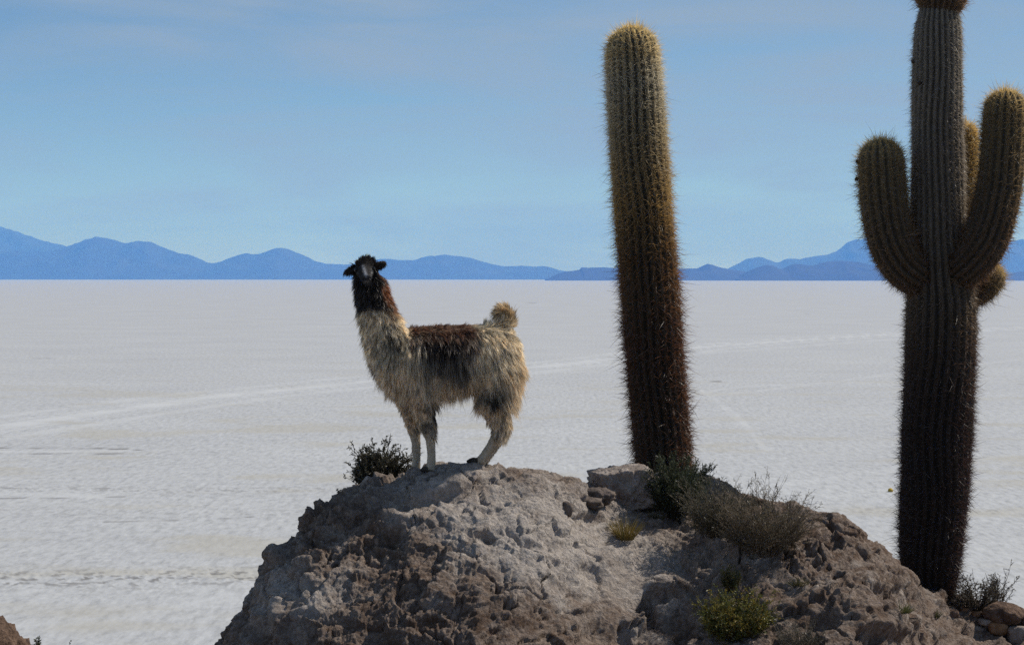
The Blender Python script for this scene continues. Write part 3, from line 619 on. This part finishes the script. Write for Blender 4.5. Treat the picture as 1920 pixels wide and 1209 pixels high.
for q_ in ((1712, 116, -.02), (1724, 156, -.15), (1608, 303, -.12), (1606, 336, -.12), (1814, 362, .4)): bud(big, q_[0], q_[1], BD + q_[2], 0.02, q_[1])

# ------------------------------------------------------------------ llama
def loft(rows, dxy=(0, 0)):
    """closed tube through rows (px, py, depth offset, radius across px, radius deep px)"""
    rows = np.array(rows, float); n = 20
    t = np.linspace(0, len(rows) - 1, (len(rows) - 1) * 5 + 1); rw = np.stack([np.interp(t, np.arange(len(rows)), rows[:, k]) for k in range(5)], -1)
    c_ = P(rw[:, 0], rw[:, 1], LD + rw[:, 2]); k = LD / FPX
    tan = unit(np.gradient(c_, axis=0)); deep = np.array([0, 1.0, 0]); deep = unit(deep - tan * (tan @ deep)[:, None])
    ac = np.cross(tan, deep); th = np.arange(n) / n * 2 * math.pi
    G = c_[:, None] + ac[:, None] * (np.cos(th)[None] * rw[:, 3:4] * k)[..., None] + deep[:, None] * (np.sin(th)[None] * rw[:, 4:5] * k)[..., None]
    v = np.concatenate([G.reshape(-1, 3), c_[:1] - tan[:1] * rw[0, 3] * k * 0.35, c_[-1:] + tan[-1:] * rw[-1, 3] * k * 0.35]); m_ = len(t)
    f = grid_faces(m_, n, True); i = np.arange(n); j = (i + 1) % n
    return v, f, np.concatenate([np.stack([j, i, np.full(n, m_ * n)], -1), np.stack([(m_ - 1) * n + i, (m_ - 1) * n + j, np.full(n, m_ * n + 1)], -1)])
def yaw(px): return (px - 850) / 230.0 * 0.24
pieces = []
torso = [(712, 668, 26, 28), (726, 670, 38, 36), (748, 671, 47, 42), (785, 670, 54, 47), (830, 669, 56, 50), (880, 664, 53, 50), (922, 660, 50, 48), (948, 661, 42, 42), (961, 663, 29, 30)]
pieces.append(loft([(x, y, yaw(x), a, b) for x, y, a, b in torso]))
nk = [(754, 676, 48, 40), (735, 652, 43, 37), (721, 623, 35, 32), (709, 592, 30, 28), (700, 560, 27, 26), (693, 532, 24, 24), (688, 512, 19, 22)]
pieces.append(loft([(x, y, yaw(x) - 0.0 - 0.0 * i, a, b) for i, (x, y, a, b) in enumerate(nk)]))
hy = yaw(688)
HEAD = [(691, 501, hy + .06, 15, 14), (687, 503, hy - .03, 20, 19), (684, 506, hy - .08, 18, 18), (684.5, 511, hy - .15, 14, 14.5), (686, 517.5, hy - .24, 11, 10.5), (687.5, 523, hy - .31, 9.5, 8.5)]
pieces.append(loft(HEAD))
pieces.append(loft([(697, 501.5, hy - .02, 6, 8), (704, 500, hy - .03, 7, 8), (711, 497.5, hy - .04, 7, 7.5), (718, 495, hy - .04, 6, 7), (723, 493, hy - .04, 4, 4)]))
pieces.append(loft([(672, 503, hy - .02, 6, 8), (664, 505.5, hy - .03, 8, 7), (657, 508, hy - .04, 7.5, 7), (651, 510.5, hy - .04, 6, 6), (646, 512.5, hy - .04, 4, 4)]))
NF, FF, NH, FH = POSE_FEET
def leg(rows, foot):
    return loft([(x, y, d, r, r) for x, y, d, r in rows])
pieces.append(leg([(772, 660, NF[2] + .06, 12), (775, 682, NF[2] + .04, 25), (780, 708, NF[2] + .02, 31), (790, 742, NF[2], 25), (796, 772, NF[2], 18.5), (802, 800, NF[2], 13), (807, 825, NF[2], 8.5), (809, 850, NF[2], 7.5), (808.5, 868, NF[2], 8), (806, 880, NF[2], 9)], NF))
pieces.append(leg([(752, 670, FF[2] - .04, 14), (757, 708, FF[2] - .02, 30), (765, 745, FF[2], 22), (770, 772, FF[2], 15), (776, 802, FF[2], 11.5), (780, 828, FF[2], 8.5), (781, 855, FF[2], 7.5), (780, 873, FF[2], 8), (778, 885, FF[2], 9)], FF))
hind = [(930, 632, 12), (930, 655, 30), (932, 690, 41), (931, 722, 33), (927, 750, 26), (930, 775, 19), (938, 797, 14), (933, 816, 11), (921, 836, 9), (910, 852, 8.5), (902, 863, 9), (895, 867, 7)]
pieces.append(leg([(x, y, NH[2] + (.03 if y < 740 else 0), r) for x, y, r in hind], NH))
pieces.append(leg([(x + 6, y, FH[2] - (.06 if y < 740 else 0), r) for x, y, r in hind], FH))
pieces.append(loft([(944, 632, yaw(948), 15, 16), (948, 612, yaw(950), 15, 16), (948, 597, yaw(950), 14, 15), (943, 587, yaw(948), 13, 13), (935, 585, yaw(940), 10, 11)]))
vv, ff4, ff3, off = [], [], [], 0
for v, f, c3 in pieces:
    vv.append(v); ff4.append(f + off); ff3.append(c3 + off); off += len(v)
raw = obj('raw', np.concatenate(vv), [np.concatenate(ff4), np.concatenate(ff3)], M_skin)
rm = raw.modifiers.new('r', 'REMESH'); rm.mode = 'VOXEL'; rm.voxel_size = 0.009
sm = raw.modifiers.new('s', 'SMOOTH'); sm.factor = 0.5; sm.iterations = 3
ev = raw.evaluated_get(bpy.context.evaluated_depsgraph_get()); me = ev.to_mesh()
BV = np.empty(len(me.vertices) * 3, np.float32); me.vertices.foreach_get('co', BV); BV = BV.reshape(-1, 3).astype(float)
BN = np.empty(len(me.vertices) * 3, np.float32); me.vertices.foreach_get('normal', BN); BN = BN.reshape(-1, 3).astype(float)
me.calc_loop_triangles(); BT = np.empty(len(me.loop_triangles) * 3, np.int32); me.loop_triangles.foreach_get('vertices', BT); BT = BT.reshape(-1, 3)
ev.to_mesh_clear(); _m = raw.data; bpy.data.objects.remove(raw); bpy.data.meshes.remove(_m)

def coat(p, dark=1.0):
    """colour of the coat at places p"""
    x, y = PX(p); w = np.stack([noise(p * 9, 120), noise(p * 9, 121)], -1); w2 = np.stack([noise(p * 28, 122), noise(p * 28, 123)], -1); x = x + 13 * w[:, 0] + 9 * w2[:, 0]; y = y + 15 * w[:, 1] + 9 * w2[:, 1]; y = np.where(x < 755, y - 10 * w[:, 1], y)
    c_ = np.broadcast_to(np.array([.88, .76, .57]), p.shape).copy()
    def put(mask, colr): c_[:] = c_ * (1 - mask[:, None]) + np.array(colr) * mask[:, None]
    put(sstep(930, 985, x) * sstep(640, 700, y), (.80, .62, .40))
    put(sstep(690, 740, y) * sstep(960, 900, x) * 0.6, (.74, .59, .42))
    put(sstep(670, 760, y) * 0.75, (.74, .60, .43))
    put(sstep(612, 585, y) * sstep(905, 925, x), (.66, .50, .30))
    put(sstep(758, 772, x) * sstep(902, 878, x) * (0.8 + 0.2 * sstep(-0.35, 0.2, noise(p * [26, 26, 9], 125))) * sstep(678, 642, y + (x < 800) * 14), (.21, .105, .065))
    put(sstep(783, 800, x) * sstep(885, 868, x) * sstep(628, 645, y) * sstep(716, 676, y - 0.28 * (x - 840)) * (0.74 + 0.26 * sstep(-0.3, 0.3, noise(p * [30, 30, 9], 124))), (.055, .038, .03))
    put(np.exp(-(((x - 735) / 10) ** 2 + ((y - 638) / 24) ** 2)) * 0.85, (.05, .035, .028))
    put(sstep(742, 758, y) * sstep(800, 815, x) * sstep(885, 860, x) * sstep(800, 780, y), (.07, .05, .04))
    neck = sstep(755, 735, x)
    put(sstep(612, 585, y) * sstep(712, 728, x + 0.0) * neck, (.46, .29, .15))
    put(sstep(584, 574, y) * neck, (.066, .052, .043))
    cen = np.interp(y, [500, 540, 580], [690, 696, 706])
    put(sstep(17, 26, x - cen) * sstep(506, 520, y) * sstep(590, 570, y) * neck, (.34, .135, .055))
    put(np.exp(-(((x - 927) / 17) ** 2 + ((y - 742) / 17) ** 2) ** 2), (.025, .02, .017))
    put(np.exp(-(((x - 699) / 7) ** 2 + ((y - 690) / 11) ** 2)), (.12, .04, .03))
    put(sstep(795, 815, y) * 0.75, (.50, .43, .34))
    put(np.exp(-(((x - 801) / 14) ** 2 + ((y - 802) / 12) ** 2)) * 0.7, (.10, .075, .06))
    put(sstep(505, 500, y) * neck, (.035, .022, .017))
    return c_
def furlen(p, nrm):
    x, y = PX(p)
    l = np.full(len(p), .062)
    flank = sstep(620, 680, y) * sstep(775, 740, y) * sstep(690, 760, x) * sstep(1000, 950, x)
    l += .040 * flank + .045 * sstep(715, 750, y) * sstep(765, 745, y) * sstep(806, 820, x) * sstep(905, 885, x) * 1.6
    l = np.where(x < 752, np.minimum(l, .058 + .03 * sstep(600, 690, y)), l)
    l *= 1 - 0.45 * sstep(625, 605, y) * (x > 750) * sstep(920, 905, x)
    l = np.where((y < 615) & (x > 905), .062, l)
    legm = sstep(745, 775, y); l = l * (1 - legm) + np.where(x < 830, .030, .040) * legm
    fl = sstep(722, 745, y) * sstep(822, 806, x); l = l * (1 - fl) + np.minimum(l, .034) * fl
    low = sstep(800, 818, y); l = l * (1 - low) + .012 * low
    l = np.where((x > 925) & (y > 770) & (y < 822), .05, l)
    l = np.where((x > 806) & (x < 830) & (y > 780) & (y < 818), .055, l)
    hd = (p[:, 1] < LD + hy - .09) & (y < 535); l = np.where(hd, .010, l)
    l = np.where((y < 500) & (p[:, 1] > LD + hy - .15) & (x > 666) & (x < 705), .030, l)
    l = np.where(((x < 664) | (x > 705)) & (y < 516), .016, l)
    return l
base = np.array([P(850, 880, LD)[0], LD, min(f[2] for f in FEET)])
lla = tag(empty('llama', base), 'shaggy cream, brown and black llama standing on the rock looking this way', 'llama')
skin_c = coat(BV); xx, yy = PX(BV)
fm = (BV[:, 1] < LD + hy - .06) & (yy < 535) & (xx < 725)
face = np.array([.022, .019, .018]) * np.ones((len(BV), 1))
mu = np.exp(-(((xx - np.interp(yy, [495, 520], [680, 687])) / 2.8) ** 2)) * sstep(494, 500, yy) * sstep(522, 515, yy); face += mu[:, None] * np.array([.30, .30, .32])
mo = np.exp(-(((yy - 524.0 - 0.05 * np.abs(xx - 687)) / 1.5) ** 2)); face = face * (1 - 0.75 * mo[:, None]) + 0.16 * np.exp(-(((xx - 688) / 7) ** 2 + ((yy - 529) / 3.5) ** 2))[:, None]
face += (0.22 * np.exp(-(((xx - 698) / 2.2) ** 2 + ((yy - 511) / 6.0) ** 2)) + 0.13 * np.exp(-(((xx - 669) / 2.2) ** 2 + ((yy - 515) / 5.0) ** 2)) + 0.10 * np.exp(-(((xx - 687) / 6) ** 2 + ((yy - 518) / 3.0) ** 2)))[:, None]
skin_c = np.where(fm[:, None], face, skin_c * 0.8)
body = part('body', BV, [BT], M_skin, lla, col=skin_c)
# fur
A = BV[BT]; area = np.linalg.norm(np.cross(A[:, 1] - A[:, 0], A[:, 2] - A[:, 0]), axis=1) / 2
def scatter(n, wfun=None):
    w = area * (wfun(A.mean(1)) if wfun else 1); w = w / w.sum()
    ti = RNG.choice(len(BT), n, p=w); b = RNG.dirichlet((1, 1, 1), n)[:, :, None]
    return (A[ti] * b).sum(1), unit((BN[BT[ti]] * b).sum(1))
def fur(n, lm=1.0, wd=.0042, clump=0.55, nclump=3500, seed=0):
    p, nn = scatter(n); ln = furlen(p, nn) * RNG.gamma(9, 1 / 9.0, n) * lm
    x, y = PX(p)
    g = np.array([0, 0, -1.0]); back = np.array([1.0, 0.15, 0])
    comb = np.broadcast_to(g, p.shape).copy()
    comb += back * (0.55 * sstep(660, 600, y) * sstep(745, 770, x) * sstep(935, 915, x))[:, None]
    comb += back * (0.35 * sstep(860, 940, x) * sstep(780, 740, y))[:, None]
    tail = (y < 615) & (x > 905); tc2 = P(943, 590, LD + yaw(945)); sw = np.stack([-(p[:, 2] - tc2[2]), 0 * p[:, 0], p[:, 0] - tc2[0]], -1); comb[tail] = (unit(sw) * 1.0 + np.array([-0.15, 0, 0.1]))[tail]
    crown = (y < 503) & (x > 668) & (x < 704); comb[crown] = np.array([0.1, 0, 0.5])
    comb = comb + 0.22 * np.stack([noise(p * 6, 130 + k) for k in range(3)], -1) + RNG.normal(0, .10, p.shape)
    lie = 1.7; lie = np.where(x < 752, 0.85, lie)[:, None]; lie = np.where(tail[:, None], 1.2, lie)
    ct = comb - nn * np.minimum((comb * nn).sum(1, keepdims=True), 0.3)
    d = unit(nn * 0.75 + lie * ct * 0.8)
    bend = 0.30 * g + RNG.normal(0, .12, p.shape); bend[tail] += np.array([-.1, 0, .25]); bend[crown] += np.array([0, 0, .3])
    # locks: tips drawn together
    ci = RNG.choice(n, nclump, replace=False); kd = kdtree.KDTree(nclump)
    for a, i in enumerate(ci): kd.insert(p[i], a)
    kd.balance(); near = np.array([kd.find(q_)[1] for q_ in p]); cc = ci[near]
    tip = p + ln[:, None] * (d + bend); ctip = p[cc] + ln[cc][:, None] * (d[cc] + bend[cc])
    bend = bend + clump * (ctip - tip) / np.maximum(ln, .006)[:, None] * np.minimum(1, ln / .03)[:, None]
    jit = RNG.normal(1, .13, (n, 1)) * (1 + 0.30 * np.clip(RNG.normal(0, 1, nclump), -1.6, 1.6)[near])[:, None]
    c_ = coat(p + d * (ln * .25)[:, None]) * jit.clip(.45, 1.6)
    hd = (p[:, 1] < LD + hy - .06) & (y < 533) & (x < 725)
    c_[hd] = np.array([.024, .02, .018])
    keep = ~(hd & (RNG.random(n) < .5))
    v, fs, cl_ = strands(p[keep] - nn[keep] * .003, d[keep], ln[keep], np.full(keep.sum(), wd) * (0.55 + 0.45 * np.minimum(1, ln[keep] / .05)), bend[keep], c_[keep] * .8, c_[keep] * 1.08, rows=4)
    return part('fur', v, fs, M_fur, body, col=cl_, smooth=False)
fo = fur(150000, wd=.0036, clump=.45, nclump=6500); fo.location = (0, 0, 0)
def ball(name, c_, s_, m_, par):
    v, f = ICO3; return part(name, v * s_ + c_, [f], m_, par)
kpx = LD / FPX
for ex_, ey_ in ((667.5, 506, ), (700.5, 504)):
    ball('eye', P(ex_, ey_, LD + hy - .125), np.array([4.0, 5.0, 3.6]) * kpx, M_eye, lla)
for ex_ in (682.5, 690.0):
    ball('nostril', P(ex_, 518.5, LD + hy - .325), np.array([1.3, 2.0, 1.8]) * kpx, M_eye, lla)
for (fx, fy, dd), dxp in zip(POSE_FEET, (0, 0, -2, -2)):
    for s_ in (-1, 1):
        c_ = P(fx - 4 + dxp, fy - 3.5, LD + dd + .017 * s_)
        v, f = ICO3; v = v * np.array([.055, .019, .032]); v[:, 2] *= np.where(v[:, 0] < 0, 1 + v[:, 0] * 7, 1.0); v[:, 2] = np.maximum(v[:, 2], -.017)
        part('hoof', v + c_, [f], M_hoof, lla)

# ------------------------------------------------------------------ shrubs and tufts
def tubes(p0, p1, r0, r1):
    d = unit(p1 - p0); e1 = unit(np.cross(d, RNG.normal(size=d.shape))); e2 = np.cross(d, e1); n = len(p0)
    ring = [(e1 * math.cos(a) + e2 * math.sin(a)) for a in (0, 2.094, 4.189)]
    v = np.stack([p0 + k * r0[:, None] for k in ring] + [p1 + k * r1[:, None] for k in ring], 1)
    b = (np.arange(n) * 6)[:, None]
    f = np.concatenate([b + np.array([[i, (i + 1) % 3, 3 + (i + 1) % 3, 3 + i]]) for i in range(3)])
    return v.reshape(-1, 3), f
def leaves(p, d, ln, wd, col):
    n = len(p); s_ = unit(np.cross(d, RNG.normal(size=d.shape)))
    v = np.stack([p, p + d * (ln * .5)[:, None] + s_ * (wd * .5)[:, None], p + d * ln[:, None], p + d * (ln * .5)[:, None] - s_ * (wd * .5)[:, None]], 1)
    return v.reshape(-1, 3), (np.arange(n) * 4)[:, None] + np.arange(4)[None], np.repeat(col, 4, 0)
def shrub(name, at, label, cat, group, h, spread, nst, ntw, nlf, stemc, leafc, leaf=(.02, .006), upness=1.0, twl=.25, curve=.25, r=.004, jag=.25, asym=(0, 0, 0), squash=(1, .8, 1), leafspread=.7):
    e = empty(name, at); tag(e, label, cat, group)
    seg = 5; an = RNG.random(nst) * 2 * math.pi; out = np.sqrt(RNG.random(nst)) * spread / h
    d = np.stack([np.cos(an) * out * squash[0], np.sin(an) * out * squash[1], np.ones(nst) * upness], -1) + np.array(asym)
    L_ = h * (1 - 0.35 * (out / max(out.max(), 1e-6)) ** 2) * RNG.uniform(.55, 1.08, nst)
    d = unit(d); root = np.array(at) + np.stack([np.cos(an) * out, np.sin(an) * out * squash[1], 0 * an], -1) * h * .22 - np.array([0, 0, .03])
    wob = RNG.normal(0, curve, (nst, 3)); wob[:, 2] = np.abs(wob[:, 2]) * .5
    t = np.linspace(0, 1, seg + 1)
    pts = root[:, None] + L_[:, None, None] * (t[None, :, None] * d[:, None] + (t ** 2 * .5)[None, :, None] * wob[:, None]) + RNG.normal(0, jag * h * .04, (nst, seg + 1, 3)) * t[None, :, None]
    rad = r * (1 - .7 * t)
    p0, p1 = [pts[:, :-1].reshape(-1, 3)], [pts[:, 1:].reshape(-1, 3)]; r0, r1 = [np.tile(rad[:-1], nst)], [np.tile(rad[1:], nst)]
    si = RNG.integers(0, nst, nst * ntw); tt = RNG.uniform(.25, 1, nst * ntw); k = np.minimum((tt * seg).astype(int), seg - 1); fr = (tt * seg - k)[:, None]
    tp = pts[si, k] * (1 - fr) + pts[si, k + 1] * fr; sdir = unit(pts[si, k + 1] - pts[si, k])
    td = unit(sdir * upness + leafspread * RNG.normal(0, 1, tp.shape)); tl = twl * h * RNG.uniform(.4, 1.1, len(tp)) * (1.15 - .55 * tt)
    te = tp + td * tl[:, None]
    p0.append(tp); p1.append(te); r0.append(np.full(len(tp), r * .5)); r1.append(np.full(len(tp), r * .25))
    v, f = tubes(np.concatenate(p0), np.concatenate(p1), np.concatenate(r0), np.concatenate(r1))
    sc = np.array(stemc)[None] * RNG.normal(1, .25, (len(v) // 6, 1)).clip(.4, 1.8)
    so = part('stems', v, [f], M_stem, e, col=np.repeat(sc, 6, 0)); so['kind'] = 'stuff'
    if nlf:
        li = RNG.integers(0, len(tp), len(tp) * nlf); lt = RNG.uniform(.05, 1.0, len(li))[:, None]
        lp = tp[li] * (1 - lt) + te[li] * lt; ldn = unit(td[li] + .75 * RNG.normal(0, 1, lp.shape))
        ln = leaf[0] * RNG.uniform(.6, 1.3, len(li)); wd = leaf[1] * RNG.uniform(.7, 1.3, len(li))
        pick = RNG.random(len(li)); ca = np.array(leafc); which = (RNG.random(nst)[si[li]] * .5 + pick * .5)
        lc = ramp(which, np.linspace(.1, .9, len(ca)), ca) * RNG.normal(1, .2, (len(li), 1)).clip(.5, 1.6)
        v, f, c_ = leaves(lp, ldn, ln, wd, lc)
        lo = part('leaves', v, [f], M_leaf, e, col=c_, smooth=False); lo['kind'] = 'stuff'
    return e
def tuft(name, at, label, cat, group, h, spread, n, c0, c1, wd=.004, lean=(0, 0, 0)):
    e = empty(name, at); tag(e, label, cat, group)
    an = RNG.random(n) * 2 * math.pi; rr = np.sqrt(RNG.random(n))
    root = np.array(at) + np.stack([np.cos(an) * rr, np.sin(an) * rr * .8, 0 * an], -1) * spread * .35 - np.array([0, 0, .015])
    d = unit(np.stack([np.cos(an) * rr * spread / h * .8, np.sin(an) * rr * spread / h * .7, np.ones(n)], -1) + RNG.normal(0, .14, (n, 3)) + np.array(lean))
    ln = h * RNG.uniform(.45, 1.1, n) * (1.05 - .25 * rr)
    bend = np.stack([np.cos(an), np.sin(an), -.3 + 0 * an], -1) * (.18 * rr)[:, None] + RNG.normal(0, .06, (n, 3))
    mix = RNG.random(n)[:, None]; ca = np.array(c0) * (1 - mix) + np.array(c1) * mix
    v, fs, c_ = strands(root, d, ln, np.full(n, wd), bend, ca * .8, ca * 1.1, rows=4)
    b = part('blades', v, fs, M_leaf, e, col=c_, smooth=False); b['kind'] = 'stuff'
    return e
GB = 'shrubs growing on the rock'; GT = 'grass tufts growing in the rock'
DG = [(.045, .055, .025), (.07, .082, .04), (.10, .11, .06)]
pt = P(709, 934, 16.75); shrub('spiny_shrub', pt, 'dark spiny shrub behind the rock edge left of the llama front legs', 'shrub', GB, .47, .30, 250, 14, 9, (.05, .04, .03), [(.045, .042, .026), (.07, .064, .042), (.105, .095, .063)], (.024, .009), .95, .22, .4, .006, .6, (0, 0, 0), leafspread=.9)
pt = P(657, 925, 16.6); shrub('spiny_shrub', pt, 'small dark spiny sprig at the far left of the rock edge', 'shrub', GB, .13, .12, 14, 9, 6, (.05, .04, .03), [(.045, .042, .026), (.07, .064, .042), (.105, .095, .063)], (.018, .006), .5, .24, .4, .005, .6, (-.1, 0, 0), leafspread=.9)
pt = on_rock(1266, 968); shrub('green_shrub', pt, 'dense dark green upright shrub at the foot of the unbranched cactus', 'shrub', GB, .52, .36, 190, 10, 13, (.05, .045, .03), DG, (.022, .006), 1.0, .22, .18, .004, .3, (.02, 0, 0), leafspread=.35)
pt = on_rock(1300, 915); shrub('green_shrub', pt, 'thin dark green sprigs leaning out right of the dense green shrub', 'shrub', GB, .32, .2, 22, 9, 10, (.05, .045, .03), DG, (.018, .006), 1.0, .22, .2, .004, .3, (.35, 0, 0), leafspread=.4)
DRY = [(.085, .07, .045), (.14, .112, .072), (.20, .165, .115), (.12, .12, .08)]
pt = on_rock(1345, 1006); shrub('dry_bush', pt, 'grey green twiggy bush directly right of the dense green shrub', 'bush', GB, .50, .44, 170, 12, 6, (.14, .112, .08), [(.07, .066, .042), (.11, .105, .068), (.15, .14, .095)], (.020, .004), .9, .28, .3, .003, .5, (-.03, 0, 0), leafspread=.5)
pt = on_rock(1432, 1036); shrub('dry_bush', pt, 'brown dry bush spreading along the top of the right slope', 'bush', GB, .56, .52, 210, 13, 5, (.17, .128, .088), DRY, (.020, .004), .85, .28, .3, .003, .5, (.05, 0, 0), leafspread=.5)
pt = on_rock(1500, 1215); shrub('dry_bush', pt, 'grey twiggy bush at the bottom edge right of the yellow green bush', 'bush', GB, .26, .26, 70, 10, 2, (.13, .11, .085), [(.08, .075, .05), (.12, .11, .08)], (.018, .004), .9, .28, .3, .0025, .5, leafspread=.5)
YG = [(.05, .065, .02), (.11, .125, .03), (.20, .17, .035), (.30, .20, .035)]
pt = on_rock(1378, 1200); shrub('yellow_bush', pt, 'yellow green leafy bush low on the front of the rock', 'bush', GB, .40, .42, 190, 10, 9, (.09, .075, .04), YG, (.022, .008), .9, .24, .25, .003, .3, leafspread=.6)
pt = on_rock(1372, 1104); shrub('green_shrub', pt, 'small green and orange plant above the yellow green bush', 'plant', GB, .22, .11, 40, 7, 8, (.08, .06, .035), [(.05, .06, .02), (.09, .095, .03), (.22, .13, .04)], (.018, .006), 1.1, .24, .2, .003, .3, leafspread=.45)
pt = on_rock(1172, 1012); tuft('grass_tuft', pt, 'yellow green grass tuft below the pale block', 'grass tuft', GT, .25, .20, 330, (.07, .075, .025), (.34, .23, .06))
pt = on_rock(1232, 975); tuft('grass_tuft', pt, 'small dull green tuft between the pale block and the grey green bush', 'grass tuft', GT, .15, .12, 130, (.06, .065, .03), (.12, .11, .05))
pt = on_rock(1498, 1101); tuft('grass_tuft', pt, 'low olive tuft below the brown dry bush', 'grass tuft', GT, .09, .16, 160, (.07, .065, .03), (.14, .12, .05))
pt = on_rock(1756, 1160); tuft('grass_tuft', pt, 'small green tuft in front of the branched cactus foot', 'grass tuft', GT, .09, .07, 110, (.06, .065, .03), (.13, .12, .05))
pt = on_rock(1690, 1207); tuft('grass_tuft', pt, 'green tuft at the bottom edge below the branched cactus', 'grass tuft', GT, .11, .16, 170, (.06, .075, .025), (.14, .14, .05))
TW = [(.06, .05, .04), (.10, .085, .065), (.14, .12, .09)]
pt = on_rock(1830, 1142); shrub('twiggy_bush', pt, 'brown twiggy bush right beside the foot of the branched cactus', 'bush', GB, .38, .32, 60, 12, 6, (.09, .07, .05), TW, (.018, .006), .7, .26, .4, .005, .6, leafspread=.8)
pt = on_rock(1868, 1136); shrub('twiggy_bush', pt, 'open forked twiggy bush at the right edge of the rock', 'bush', GB, .40, .24, 30, 13, 5, (.08, .062, .045), TW, (.018, .006), .9, .22, .4, .006, .6, leafspread=.8)
pt = P(72, 1222, 13.0); shrub('spiny_shrub', pt, 'little dark sprig beside the bottom left boulder', 'shrub', GB, .12, .05, 9, 8, 6, (.04, .032, .03), DG, (.014, .006), 1.0, .24, .2, .004, .3)
pt = P(134, 1232, 13.0); shrub('spiny_shrub', pt, 'few dark twig tips poking up at the bottom edge right of the corner boulder', 'shrub', GB, .13, .09, 8, 7, 4, (.03, .026, .035), DG, (.013, .006), 1.0, .24, .2, .004, .3)
